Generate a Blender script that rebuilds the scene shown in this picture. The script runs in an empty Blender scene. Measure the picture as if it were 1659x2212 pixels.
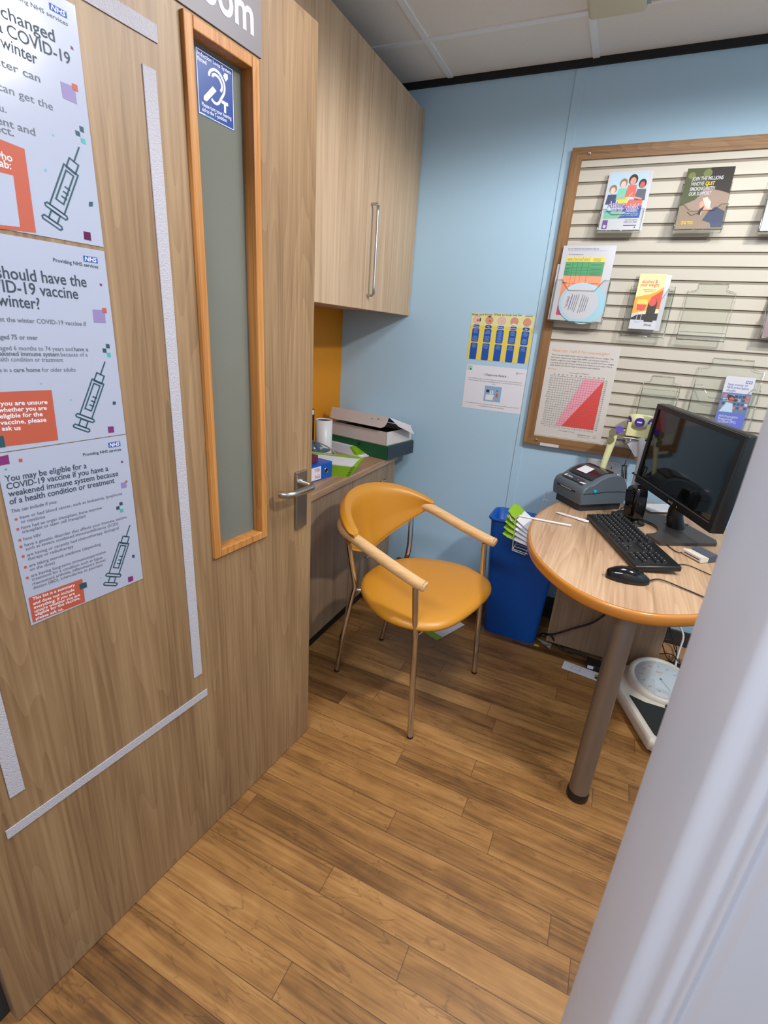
import bpy, bmesh, math, random
import numpy as np
from mathutils import Matrix, Vector
random.seed(4)
SC = bpy.context.scene
COL = SC.collection
PI = math.pi

# ------------------------------------------------------------------ camera
CAMH = 1.36
RM = [[0.9033852781680407, 0.423636763145026, 0.06653519445569077],
      [-0.2046393339805821, 0.2895292752147823, 0.9350377221169135],
      [-0.37685246738907685, 0.8583150305718803, -0.3482492298873851]]
FPX = 1054.6
cam = bpy.data.cameras.new('camera')
cam.sensor_fit = 'HORIZONTAL'; cam.sensor_width = 36.0
cam.lens = FPX / 1659 * 36.0
cam.clip_start = 0.02
cam.dof.use_dof = True; cam.dof.focus_distance = 1.7; cam.dof.aperture_fstop = cam.lens / 1.5
camo = bpy.data.objects.new('camera', cam); COL.objects.link(camo)
r, u, f = [Vector(v) for v in RM]
camo.matrix_world = Matrix(((r.x, u.x, -f.x, 0), (r.y, u.y, -f.y, 0), (r.z, u.z, -f.z, CAMH), (0, 0, 0, 1)))
SC.camera = camo
vs = SC.view_settings
vs.view_transform = 'Standard'; vs.look = 'None'; vs.gamma = 1; vs.use_curve_mapping = False
vs.exposure = 0.0

# ------------------------------------------------------------------ world and lights
w = bpy.data.worlds.new('world'); SC.world = w; w.use_nodes = True
w.node_tree.nodes['Background'].inputs[0].default_value = (.80, .88, 1.0, 1)
w.node_tree.nodes['Background'].inputs[1].default_value = 0.46

def area(name, loc, sx, sy, power, color, rot=(0, 0, 0), spread=180):
    l = bpy.data.lights.new(name, 'AREA'); l.shape = 'RECTANGLE'; l.size = sx; l.size_y = sy
    l.energy = power; l.color = color; l.spread = math.radians(spread)
    o = bpy.data.objects.new(name, l); o.location = loc; o.rotation_euler = rot; COL.objects.link(o)
    return o
def lamp(name, loc, power, color, size):
    l = bpy.data.lights.new(name, 'SPOT'); l.energy = power; l.shadow_soft_size = size; l.color = color
    l.spot_size = math.radians(174); l.spot_blend = .22
    o = bpy.data.objects.new(name, l); o.location = loc; COL.objects.link(o)
lamp('room_lamp', (.88, 1.10, 2.34), 104, (1.0, .97, .92), .075)
lamp('fill_lamp', (.08, 1.28, 2.34), 58, (.92, .96, 1.0), .22)  # unseen lamp, added as fill for the left wall, cabinets and ceiling
area('corridor_light', (-.45, -.38, 2.40), 1.2, .28, 40, (.88, .93, 1.0))

# ------------------------------------------------------------------ pixel helper: where a photo point lies on a known plane
def ray(px, py):
    q = Vector(((px - 829.5) / FPX, -(py - 1106) / FPX, 1.0))
    return r * q.x + u * q.y + f * q.z
O = Vector((0, 0, CAMH))
def onz(px, py, z): d = ray(px, py); return O + d * ((z - CAMH) / d.z)
def ony(px, py, y): d = ray(px, py); return O + d * (y / d.y)
def onx(px, py, x): d = ray(px, py); return O + d * (x / d.x)
HN = Vector((-.829, .236, 0)); FE = Vector((-.748, 1.161, 0))      # hinge and free edge of the open door
DU = (FE - HN).normalized(); DN = Vector((DU.y, -DU.x, 0))
def dpx(px, py, off=0.0):
    d = ray(px, py); P = HN + DN * off
    q = O + d * ((P - O).dot(DN) / d.dot(DN)) - HN
    return (q.dot(DU), q.z)
YB = 2.43                                                            # back wall

# ------------------------------------------------------------------ materials
def lin(c):
    c = c / 255.0
    return c / 12.92 if c <= .04045 else ((c + .055) / 1.055) ** 2.4
def C(r_, g, b): return (lin(r_), lin(g), lin(b), 1)
MATS = {}
def mat(name, rgb, rough=.5, metal=0.0, spec=.5, coat=0.0, bump=0.0, bscale=200, noise=0.0, nscale=8):
    if name in MATS: return MATS[name]
    m = bpy.data.materials.new(name); m.use_nodes = True
    nt = m.node_tree; b = nt.nodes['Principled BSDF']
    b.inputs['Base Color'].default_value = C(*rgb)
    b.inputs['Roughness'].default_value = rough; b.inputs['Metallic'].default_value = metal
    b.inputs['Specular IOR Level'].default_value = spec; b.inputs['Coat Weight'].default_value = coat
    b.inputs['Coat Roughness'].default_value = .08
    if bump or noise:
        tc = nt.nodes.new('ShaderNodeTexCoord'); n = nt.nodes.new('ShaderNodeTexNoise')
        nt.links.new(tc.outputs['Object'], n.inputs['Vector'])
        if bump:
            n.inputs['Scale'].default_value = bscale; n.inputs['Detail'].default_value = 3
            bp = nt.nodes.new('ShaderNodeBump'); bp.inputs['Strength'].default_value = bump
            bp.inputs['Distance'].default_value = .002
            nt.links.new(n.outputs['Fac'], bp.inputs['Height']); nt.links.new(bp.outputs['Normal'], b.inputs['Normal'])
        if noise:
            n2 = nt.nodes.new('ShaderNodeTexNoise'); n2.inputs['Scale'].default_value = nscale; n2.inputs['Detail'].default_value = 5
            nt.links.new(tc.outputs['Object'], n2.inputs['Vector'])
            mx = nt.nodes.new('ShaderNodeMixRGB'); mx.blend_type = 'MULTIPLY'; mx.inputs[0].default_value = noise
            mx.inputs[1].default_value = C(*rgb); nt.links.new(n2.outputs['Fac'], mx.inputs[2])
            hs = nt.nodes.new('ShaderNodeBrightContrast'); hs.inputs['Bright'].default_value = noise * .25
            nt.links.new(mx.outputs[0], hs.inputs[0]); nt.links.new(hs.outputs[0], b.inputs['Base Color'])
    MATS[name] = m; return m

def ramp(nt, stops):
    cr = nt.nodes.new('ShaderNodeValToRGB'); e = cr.color_ramp.elements
    while len(e) < len(stops): e.new(.5)
    for i, (p, c) in enumerate(stops): e[i].position = p; e[i].color = C(*c)
    return cr

def wood(name, dark, mid, light, grain='z', rough=.45, across=34, along=1.6, fine=140, cath=.35, spec=.4):
    """straight veneer grain with arched cathedral figure, in metres"""
    if name in MATS: return MATS[name]
    m = bpy.data.materials.new(name); m.use_nodes = True; nt = m.node_tree; b = nt.nodes['Principled BSDF']
    L = nt.links.new
    tc = nt.nodes.new('ShaderNodeTexCoord')
    def mp(a, l):
        n = nt.nodes.new('ShaderNodeMapping'); s = {'z': (a, a, l), 'x': (l, a, a), 'y': (a, l, a)}[grain]
        n.inputs['Scale'].default_value = s; L(tc.outputs['Object'], n.inputs['Vector']); return n
    n1 = nt.nodes.new('ShaderNodeTexNoise'); n1.inputs['Scale'].default_value = 1; n1.inputs['Detail'].default_value = 4
    L(mp(fine, 2.5).outputs[0], n1.inputs['Vector'])
    n2 = nt.nodes.new('ShaderNodeTexNoise'); n2.inputs['Scale'].default_value = 1; n2.inputs['Detail'].default_value = 2
    L(mp(7, .55).outputs[0], n2.inputs['Vector'])
    wv = nt.nodes.new('ShaderNodeMath'); wv.operation = 'MULTIPLY'; wv.inputs[1].default_value = across
    L(n2.outputs['Fac'], wv.inputs[0])
    fr = nt.nodes.new('ShaderNodeMath'); fr.operation = 'FRACT'; L(wv.outputs[0], fr.inputs[0])
    n3 = nt.nodes.new('ShaderNodeTexNoise'); n3.inputs['Scale'].default_value = 1; n3.inputs['Detail'].default_value = 3
    L(mp(across, along).outputs[0], n3.inputs['Vector'])
    a1 = nt.nodes.new('ShaderNodeMath'); a1.operation = 'MULTIPLY_ADD'; a1.inputs[1].default_value = -cath * .5
    L(fr.outputs[0], a1.inputs[0])
    a0 = nt.nodes.new('ShaderNodeMath'); a0.operation = 'MULTIPLY'; a0.inputs[1].default_value = .55; L(n3.outputs['Fac'], a0.inputs[0])
    L(a0.outputs[0], a1.inputs[2])
    a2 = nt.nodes.new('ShaderNodeMath'); a2.operation = 'MULTIPLY_ADD'; a2.inputs[1].default_value = .55
    L(n1.outputs['Fac'], a2.inputs[0]); L(a1.outputs[0], a2.inputs[2])
    cr = ramp(nt, [(.18, dark), (.46, mid), (.74, light)])
    L(a2.outputs[0], cr.inputs[0]); L(cr.outputs[0], b.inputs['Base Color'])
    b.inputs['Roughness'].default_value = rough; b.inputs['Specular IOR Level'].default_value = spec
    MATS[name] = m; return m

def acrylic(name, alpha, tint=(255, 255, 255), rough=.05):
    """clear plastic sheet: passes light, keeps a mirror sheen"""
    if name in MATS: return MATS[name]
    m = bpy.data.materials.new(name); m.use_nodes = True; nt = m.node_tree; nt.nodes.clear(); L = nt.links.new
    o = nt.nodes.new('ShaderNodeOutputMaterial'); t = nt.nodes.new('ShaderNodeBsdfTransparent'); g = nt.nodes.new('ShaderNodeBsdfGlossy')
    t.inputs[0].default_value = C(*tint); g.inputs['Color'].default_value = C(*tint); g.inputs['Roughness'].default_value = rough
    mx = nt.nodes.new('ShaderNodeMixShader'); lw = nt.nodes.new('ShaderNodeLayerWeight'); lw.inputs[0].default_value = .12
    ad = nt.nodes.new('ShaderNodeMath'); ad.operation = 'ADD'; ad.inputs[1].default_value = alpha; ad.use_clamp = True
    L(lw.outputs['Facing'], ad.inputs[0]); L(ad.outputs[0], mx.inputs[0]); L(t.outputs[0], mx.inputs[1]); L(g.outputs[0], mx.inputs[2]); L(mx.outputs[0], o.inputs[0])
    MATS[name] = m; return m

WALLB = mat('wall_blue_paint', (176, 208, 230), .55, spec=.3, bump=.05, bscale=60)
ORANGE = mat('wall_orange_paint', (214, 136, 20), .5, spec=.3, bump=.05, bscale=60)
DOORW = wood('door_veneer', (106, 80, 55), (142, 112, 80), (165, 135, 99), across=22, cath=.24)
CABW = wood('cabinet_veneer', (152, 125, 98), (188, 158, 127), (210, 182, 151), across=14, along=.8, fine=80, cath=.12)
SHADEW = wood('shaded_veneer', (108, 88, 70), (138, 114, 92), (160, 136, 112), across=14, along=.8, fine=80, cath=.12)  # greyer cabinet veneer, darkened with the shade of the low units and desk panel
DESKW = wood('desk_laminate', (140, 108, 81), (178, 144, 114), (200, 169, 138), grain='y', across=16, cath=.28, rough=.36)
WORKW = wood('worktop_laminate', (124, 94, 70), (164, 130, 100), (186, 152, 120), grain='y', across=22, cath=.2, rough=.4)
OAK = wood('oak_bead', (132, 78, 32), (178, 118, 58), (204, 146, 84), across=60, along=2.5, fine=260, cath=.2)
OAKX = wood('oak_frame_across', (98, 67, 39), (138, 101, 64), (164, 128, 86), grain='x', across=60, along=2.5, fine=260, cath=.25)
OAKZ = wood('oak_frame_upright', (98, 67, 39), (138, 101, 64), (164, 128, 86), grain='z', across=60, along=2.5, fine=260, cath=.25)
BEECH = wood('beech_arm', (196, 150, 98), (218, 174, 122), (232, 194, 146), grain='x', across=90, along=4, fine=300, cath=.1, rough=.22, spec=.6)
WHITE = mat('white_gloss_paint', (194, 194, 202), .4, spec=.4)
PAPER = mat('paper_white', (226, 227, 236), .6, spec=.3)
LAMIN = mat('laminated_paper', (170, 174, 192), .16, spec=.5, bump=.06, bscale=14)
CREAM = mat('slat_cream', (199, 193, 180), .5, spec=.3)
CREAMD = mat('slat_groove_shade', (146, 137, 124), .7, spec=.2)  # cream darkened for the shade inside the grooves
BLACK = mat('black_plastic', (22, 22, 23), .35)
BLACKG = mat('black_gloss', (12, 12, 13), .12)
BLACKM = mat('black_matt', (16, 16, 17), .75)
CHROME = mat('chrome', (205, 203, 200), .09, 1.0)
STEEL = mat('satin_steel', (176, 172, 166), .28, 1.0)
ALU = mat('grey_silver_tube', (150, 146, 143), .36, .85)
YELLOW = mat('mustard_vinyl', (198, 134, 34), .42, spec=.7, bump=.04, bscale=500)
EDGE = mat('orange_edging', (188, 120, 46), .22, spec=.6)
BLUEP = mat('blue_bin_plastic', (4, 78, 168), .42, spec=.4)
INK = mat('ink_dark', (44, 58, 72), .6); INKG = mat('ink_grey', (92, 96, 108), .6)
NHSB = mat('ink_blue', (20, 70, 160), .6)
ORNG = mat('ink_orange', (178, 80, 56), .6); MAROON = mat('ink_maroon', (120, 30, 100), .6)
LILAC = mat('ink_lilac', (134, 120, 164), .6); DTEAL = mat('ink_dark_teal', (28, 70, 82), .6); TEAL = mat('ink_teal', (66, 160, 158), .6)
SKYB = mat('ink_sky', (110, 165, 200), .6)
SIGNB = mat('sign_blue', (0, 54, 132), .35)
GREYS = mat('sign_grey', (116, 108, 112), .45)
VELCRO = mat('velcro_fuzz', (186, 182, 190), .95, spec=.1, bump=.9, bscale=420)
GREENP = mat('lime_print', (138, 184, 30), .5); GREENT = mat('lime_fold', (104, 146, 22), .55); GREEND = mat('lime_print_dark', (84, 118, 20), .55)
BOXG = mat('green_box_board', (18, 92, 58), .5); BOXN = mat('dark_spine_board', (44, 56, 68), .5)
CARDW = mat('white_card', (214, 206, 206), .6)
FILEB = mat('blue_file', (16, 84, 184), .35)
WHITEP = mat('white_plastic', (220, 220, 222), .35)
IVORY = mat('ivory_plastic', (216, 208, 196), .35)
PRGREY = mat('printer_grey', (86, 96, 106), .42, bump=.05, bscale=900); PRDARK = mat('printer_dark', (44, 50, 57), .45)
ACR = acrylic('clear_acrylic', .010, (253, 254, 253)); ACRE = acrylic('acrylic_edge', .16, (224, 224, 218))

# ------------------------------------------------------------------ mesh builder
class MB:
    def __init__(s, F=None): s.bm = bmesh.new(); s.F = F or Matrix(); s.ms = []; s.sm = False
    def mi(s, m):
        if m not in s.ms: s.ms.append(m)
        return s.ms.index(m)
    def add(s, vs, fs, m, smooth=False, T=None):
        M = s.F @ T if T else s.F
        bv = [s.bm.verts.new(M @ Vector(v)) for v in vs]; k = s.mi(m)
        for f_ in fs:
            try: fc = s.bm.faces.new([bv[i] for i in f_])
            except ValueError: continue
            fc.material_index = k; fc.smooth = smooth
        return s
    def box(s, c, d, m, T=None, bev=0.0, seg=2):
        x, y, z = d[0] / 2, d[1] / 2, d[2] / 2
        if not bev:
            vs = [(c[0] + i * x, c[1] + j * y, c[2] + k * z) for i in (-1, 1) for j in (-1, 1) for k in (-1, 1)]
            return s.add(vs, [(0, 1, 3, 2), (4, 6, 7, 5), (0, 4, 5, 1), (2, 3, 7, 6), (0, 2, 6, 4), (1, 5, 7, 3)], m, False, T)
        b = bmesh.new(); bmesh.ops.create_cube(b, size=1)
        for v in b.verts: v.co = Vector((v.co.x * d[0], v.co.y * d[1], v.co.z * d[2])) + Vector(c)
        bmesh.ops.bevel(b, geom=b.edges[:], offset=bev, segments=seg, affect='EDGES', profile=.5)
        return s.take(b, m, True, T)
    def take(s, b, m, smooth=False, T=None):
        b.verts.index_update()
        s.add([v.co.copy() for v in b.verts], [[v.index for v in f_.verts] for f_ in b.faces], m, smooth, T); b.free(); return s
    def b2(s, a, b_, m, **k):
        return s.box([(a[i] + b_[i]) / 2 for i in range(3)], [abs(b_[i] - a[i]) for i in range(3)], m, **k)
    def prism(s, pts, z0, z1, m, T=None, smooth=False):
        n = len(pts); vs = [(p[0], p[1], z0) for p in pts] + [(p[0], p[1], z1) for p in pts]
        s.add(vs, [tuple(reversed(range(n))), tuple(range(n, 2 * n))] , m, False, T)
        s.add(vs, [(i, (i + 1) % n, n + (i + 1) % n, n + i) for i in range(n)], m, smooth, T); return s
    def loft(s, rings, m, smooth=True, cap=True, closed=True, T=None):
        n = len(rings[0]); vs = [p for r_ in rings for p in r_]; fs = []
        for k in range(len(rings) - 1):
            for i in range(n if closed else n - 1):
                j = (i + 1) % n; fs.append((k * n + i, k * n + j, (k + 1) * n + j, (k + 1) * n + i))
        s.add(vs, fs, m, smooth, T)
        if cap and closed:
            s.add(rings[0], [tuple(reversed(range(n)))], m, False, T); s.add(rings[-1], [tuple(range(n))], m, False, T)
        return s
    def cyl(s, p, q, r0, m, r1=None, n=20, T=None, cap=True):
        p, q = Vector(p), Vector(q); r1 = r0 if r1 is None else r1
        d = (q - p).normalized(); a = d.orthogonal().normalized(); b = d.cross(a)
        rings = [[c + (a * math.cos(2 * PI * i / n) + b * math.sin(2 * PI * i / n)) * rr for i in range(n)] for c, rr in ((p, r0), (q, r1))]
        return s.loft(rings, m, True, cap, True, T)
    def lathe(s, prof, m, n=28, T=None, c=(0, 0, 0)):
        return s.loft([[(c[0] + rr * math.cos(2 * PI * i / n), c[1] + rr * math.sin(2 * PI * i / n), c[2] + z) for i in range(n)] for rr, z in prof], m, True, True, True, T)
    def tube(s, pts, rad, m, n=10, sub=0, T=None, flat=None):
        P = [Vector(p) for p in pts]
        if sub:
            Q = []
            for i in range(len(P) - 1):
                p0, p1, p2, p3 = P[max(i - 1, 0)], P[i], P[i + 1], P[min(i + 2, len(P) - 1)]
                for k in range(sub):
                    t = k / sub
                    Q.append(.5 * ((2 * p1) + (p2 - p0) * t + (2 * p0 - 5 * p1 + 4 * p2 - p3) * t * t + (3 * p1 - p0 - 3 * p2 + p3) * t ** 3))
            if isinstance(rad, (list, tuple)):
                rad = [rad[min(int(i / sub), len(rad) - 1)] * (1 - i % sub / sub) + rad[min(int(i / sub) + 1, len(rad) - 1)] * (i % sub / sub) for i in range(len(Q) + 1)]
            P = Q + [P[-1]]
        t0 = (P[1] - P[0]).normalized(); a = t0.orthogonal().normalized(); rings = []
        for i, p in enumerate(P):
            t = (P[min(i + 1, len(P) - 1)] - P[max(i - 1, 0)])
            t = t.normalized() if t.length > 1e-9 else t0
            a = (a - t * a.dot(t)).normalized(); b = t.cross(a)
            rr = rad[i] if isinstance(rad, (list, tuple)) else rad
            rings.append([p + (a * math.cos(2 * PI * k / n) + b * math.sin(2 * PI * k / n)) * rr for k in range(n)])
        return s.loft(rings, m, True, True, True, T)
    # flat printing in the local x-y plane, lifted along z
    def rect(s, x0, y0, x1, y1, m, z=0.0): return s.add([(x0, y0, z), (x1, y0, z), (x1, y1, z), (x0, y1, z)], [(0, 1, 2, 3)], m)
    def poly(s, pts, m, z=0.0): return s.add([(p[0], p[1], z) for p in pts], [tuple(range(len(pts)))], m)
    def disc(s, cx, cy, rx, m, z=0.0, ry=None, n=24): 
        ry = ry or rx
        return s.poly([(cx + rx * math.cos(2 * PI * i / n), cy + ry * math.sin(2 * PI * i / n)) for i in range(n)], m, z)
    def rrect(s, x0, y0, x1, y1, rad, m, z=0.0, n=5):
        pts = []
        for cx, cy, a in ((x1 - rad, y1 - rad, 0), (x0 + rad, y1 - rad, 1), (x0 + rad, y0 + rad, 2), (x1 - rad, y0 + rad, 3)):
            pts += [(cx + rad * math.cos(PI / 2 * (a + k / n)), cy + rad * math.sin(PI / 2 * (a + k / n))) for k in range(n + 1)]
        return s.poly(pts, m, z)
    def stroke(s, pts, wd, m, z=0.0, closed=False, round_=False):
        """mitred ribbon along a polyline; round_ runs a smooth curve through the points"""
        P = [Vector((p[0], p[1])) for p in pts]
        if round_:
            Q = []
            for i in range(len(P) - 1):
                p0, p1, p2, p3 = P[max(i - 1, 0)], P[i], P[i + 1], P[min(i + 2, len(P) - 1)]
                for k in range(5):
                    t = k / 5; Q.append(.5 * ((2 * p1) + (p2 - p0) * t + (2 * p0 - 5 * p1 + 4 * p2 - p3) * t * t + (3 * p1 - p0 - 3 * p2 + p3) * t ** 3))
            P = Q + [P[-1]]
        n = len(P); D = []
        for i in range(n if closed else n - 1):
            d = P[(i + 1) % n] - P[i]; D.append(d.normalized() if d.length > 1e-9 else Vector((1, 0)))
        if not closed and not round_:
            P[0] = P[0] - D[0] * wd * .3; P[-1] = P[-1] + D[-1] * wd * .3
        Lf, Rt = [], []
        for i in range(n):
            d0 = D[(i - 1) % len(D)] if (closed or i > 0) else D[0]
            d1 = D[i % len(D)] if (closed or i < n - 1) else D[-1]
            nn = Vector((-d0.y - d1.y, d0.x + d1.x)); nn = nn.normalized() if nn.length > 1e-6 else Vector((-d1.y, d1.x))
            k = 1 / max(.45, nn.dot(Vector((-d1.y, d1.x)))); Lf.append(P[i] + nn * wd / 2 * k); Rt.append(P[i] - nn * wd / 2 * k)
        vs = [(p.x, p.y, z) for p in Lf + Rt]; m_ = n if closed else n - 1
        return s.add(vs, [(i, n + i, n + (i + 1) % n, (i + 1) % n) for i in range(m_)], m)
    def text(s, body, p, size, m, z=.0, width=None, q=None, align='L', bold=0.0, shear=0.0):
        """flat lettering; p baseline start (or end for align R, middle for C); q = other baseline end"""
        c = bpy.data.curves.new('lettering', 'FONT'); c.body = body; c.size = 1; c.resolution_u = 10 if size > .03 else 4 if size > .012 else 2; c.offset = bold; c.shear = shear
        o = bpy.data.objects.new('lettering', c); me = o.to_mesh()
        co = [v.co.copy() for v in me.vertices]; fs = [tuple(p_.vertices) for p_ in me.polygons]
        o.to_mesh_clear(); bpy.data.objects.remove(o); bpy.data.curves.remove(c)
        if not co: return s
        x0 = min(v.x for v in co); x1 = max(v.x for v in co); sx = size; ang = 0
        if q is not None:
            dv = Vector((q[0] - p[0], q[1] - p[1])); width = dv.length; ang = math.atan2(dv.y, dv.x)
        if width: sx = width / (x1 - x0)
        off = {'L': 0, 'R': -(x1 - x0), 'C': -(x1 - x0) / 2}[align]
        ca, sa = math.cos(ang), math.sin(ang); vs = []
        for v in co:
            a, b = (v.x - x0 + off) * sx, v.y * size
            vs.append((p[0] + a * ca - b * sa, p[1] + a * sa + b * ca, z))
        return s.add(vs, fs, m)
    def done(s, name, parent=None, bevel=0, subsurf=0, sharp=None, recalc=True):
        if recalc: bmesh.ops.recalc_face_normals(s.bm, faces=[f_ for f_ in s.bm.faces])
        me = bpy.data.meshes.new(name); s.bm.to_mesh(me); s.bm.free()
        for m in s.ms: me.materials.append(m)
        o = bpy.data.objects.new(name, me); COL.objects.link(o)
        if parent is not None:
            # every mesh is built in world coordinates, so only an Empty shifts its children
            o.parent = parent; wm = Matrix.Translation(parent.location) if parent.type == 'EMPTY' else Matrix()
            o.matrix_parent_inverse = wm.inverted()
        if bevel:
            md = o.modifiers.new('b', 'BEVEL'); md.width = bevel; md.segments = 2; md.limit_method = 'ANGLE'
        if subsurf:
            md = o.modifiers.new('s', 'SUBSURF'); md.levels = subsurf; md.render_levels = subsurf
        return o
def thing(name, label, cat, loc, group=None):
    o = bpy.data.objects.new(name, None); COL.objects.link(o); o.location = loc; o.empty_display_size = .05
    return tag(o, label, cat, group)
def tag(o, label, cat, group=None):
    o['label'] = label; o['category'] = cat
    if group: o['group'] = group
    return o
def struct(o, label=None):
    o['kind'] = 'structure'
    if label: o['label'] = label
    return o
def frame(o, x, y, z=None):
    x = Vector(x).normalized(); y = Vector(y); y = (y - x * y.dot(x)).normalized(); z = x.cross(y)
    o = Vector(o)
    return Matrix(((x.x, y.x, z.x, o.x), (x.y, y.y, z.y, o.y), (x.z, y.z, z.z, o.z), (0, 0, 0, 1)))
UP = Vector((0, 0, 1))
DOORF = frame(HN, DU, UP)                 # x along door from hinge, y up, z out of the door face
def wallF(y): return frame((0, y, 0), (1, 0, 0), UP)   # x right, y up, z towards the room
def bpx(px, py, y=YB): p = ony(px, py, y); return (p.x, p.z)

# ================================================================== ROOM SHELL
def floor_material():
    m = bpy.data.materials.new('plank_vinyl'); m.use_nodes = True; nt = m.node_tree; b = nt.nodes['Principled BSDF']; L = nt.links.new
    tc = nt.nodes.new('ShaderNodeTexCoord'); sp = nt.nodes.new('ShaderNodeSeparateXYZ'); L(tc.outputs['Object'], sp.inputs[0])
    def M(op, a, b_=None, c=None):
        n = nt.nodes.new('ShaderNodeMath'); n.operation = op
        for i, v in enumerate((a, b_, c)):
            if v is None: continue
            if isinstance(v, (int, float)): n.inputs[i].default_value = v
            else: L(v, n.inputs[i])
        return n.outputs[0]
    PW, PL = .0757, .92
    yr = M('DIVIDE', M('SUBTRACT', sp.outputs[1], .040), PW); row = M('FLOOR', yr); fy = M('SUBTRACT', yr, row)
    h = M('FRACT', M('MULTIPLY', M('SINE', M('MULTIPLY', row, 12.9898)), 43758.5))
    xr = M('ADD', M('DIVIDE', sp.outputs[0], PL), h); colm = M('FLOOR', xr); fx = M('SUBTRACT', xr, colm)
    cv = nt.nodes.new('ShaderNodeCombineXYZ'); L(row, cv.inputs[0]); L(colm, cv.inputs[1])
    wn = nt.nodes.new('ShaderNodeTexWhiteNoise'); L(cv.outputs[0], wn.inputs['Vector'])
    # grain runs along x, shifted per plank
    gv = nt.nodes.new('ShaderNodeCombineXYZ')
    L(M('ADD', M('MULTIPLY', sp.outputs[0], 1.0), M('MULTIPLY', wn.outputs['Value'], 37.0)), gv.inputs[0]); L(sp.outputs[1], gv.inputs[1]); L(M('MULTIPLY', wn.outputs['Value'], 11.0), gv.inputs[2])
    def noise(sx, sy, det, dist=0.0):
        mp = nt.nodes.new('ShaderNodeMapping'); mp.inputs['Scale'].default_value = (sx, sy, 1); L(gv.outputs[0], mp.inputs['Vector'])
        n = nt.nodes.new('ShaderNodeTexNoise'); n.inputs['Scale'].default_value = 1; n.inputs['Detail'].default_value = det
        n.inputs['Distortion'].default_value = dist; L(mp.outputs[0], n.inputs['Vector']); return n.outputs['Fac']
    big = noise(2.4, 22, 7, .9); fine = noise(5, 170, 4); blot = noise(9, 14, 3, 1.2)
    t = M('ADD', M('MULTIPLY', big, .60), M('MULTIPLY', fine, .36)); t = M('ADD', t, M('MULTIPLY', M('SUBTRACT', blot, .5), .25))
    t = M('ADD', t, M('MULTIPLY', M('SUBTRACT', wn.outputs['Value'], .46), .25))
    cr = ramp(nt, [(.20, (76, 49, 26)), (.38, (123, 84, 44)), (.55, (154, 109, 60)), (.80, (182, 137, 82))]); L(t, cr.inputs[0])
    vn = noise(2.0, 15, 3, 1.6)
    vein = M('SUBTRACT', 1.0, M('MINIMUM', M('DIVIDE', M('ABSOLUTE', M('SUBTRACT', vn, .52)), .014), 1.0))
    vm = nt.nodes.new('ShaderNodeMixRGB'); L(M('MULTIPLY', M('MULTIPLY', vein, blot), .75), vm.inputs[0]); L(cr.outputs[0], vm.inputs[1]); vm.inputs[2].default_value = C(64, 38, 18)
    # thin dark seams
    e = M('MINIMUM', M('MULTIPLY', M('MINIMUM', fy, M('SUBTRACT', 1.0, fy)), PW), M('MULTIPLY', M('MINIMUM', fx, M('SUBTRACT', 1.0, fx)), PL))
    seam = M('LESS_THAN', e, .0009)
    mx = nt.nodes.new('ShaderNodeMixRGB'); L(M('MULTIPLY', seam, .75), mx.inputs[0]); L(vm.outputs[0], mx.inputs[1]); mx.inputs[2].default_value = C(58, 36, 20)
    L(mx.outputs[0], b.inputs['Base Color'])
    rr = M('ADD', .34, M('MULTIPLY', fine, .2)); L(rr, b.inputs['Roughness']); b.inputs['Specular IOR Level'].default_value = .4
    bp = nt.nodes.new('ShaderNodeBump'); bp.inputs['Strength'].default_value = .12; bp.inputs['Distance'].default_value = .001
    L(fine, bp.inputs['Height']); L(bp.outputs[0], b.inputs['Normal'])
    return m
FLOORM = floor_material()
XR, XL = 1.75, -1.385
ZC = 2.378
struct(MB().b2((-2.6, -2.2, -.05), (2.6, YB + .1, 0), FLOORM).done('floor'))
CEILM = mat('ceiling_tile', (238, 233, 226), .9, spec=.1, bump=.5, bscale=260, noise=.10, nscale=300)
GRIDM = mat('ceiling_bar_grey', (240, 240, 243), .5)
ceil = struct(MB().b2((XL - .1, .2, ZC), (XR + .1, YB + .1, ZC + .05), CEILM).done('ceiling'))
for x in (-.898, -.321, .256, .833, 1.41):
    m = MB().b2((x - .012, .25, ZC - .004), (x + .012, YB - .012, ZC), GRIDM)
    m.done('grid_bar', ceil)
for y in (2.126, 1.55, .974):
    MB().b2((XL, y - .012, ZC - .0045), (XR, y + .012, ZC), GRIDM).done('grid_bar', ceil)
struct(MB().b2((XL - .1, YB, 0), (XR + .1, YB + .1, ZC), WALLB).done('wall_back'))
struct(MB().b2((XL - .1, .30, 0), (XL, YB, ZC), ORANGE).done('wall_left'))
struct(MB().b2((XR, .30, 0), (XR + .1, YB, ZC), WALLB).done('wall_right'))
# wall with the doorway, seen edge on
struct(MB().b2((.11, .205, 0), (1.85, .33, 2.55), WHITE).b2((-2.2, .10, 0), (-.875, .22, 2.55), WHITE)
       .b2((-2.2, .205, 2.03), (1.85, .33, 2.55), WHITE).done('wall_front'))
struct(MB().b2((XL, YB - .012, ZC - .024), (XR, YB + .001, ZC - .0005), BLACKM).done('trim_1'), 'black shadow gap strip where the ceiling meets the blue wall')
struct(MB().b2((-.388, YB - .004, .115), (-.351, YB + .001, ZC - .025), WALLB).done('trim_2', bevel=.0015), 'flat blue cover strip on the blue wall')
SKIRT = mat('charcoal_skirting', (58, 54, 54), .5)
struct(MB().b2((-.955, YB - .014, 0), (XR, YB + .001, .115), SKIRT).done('baseboard_back'))
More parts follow.
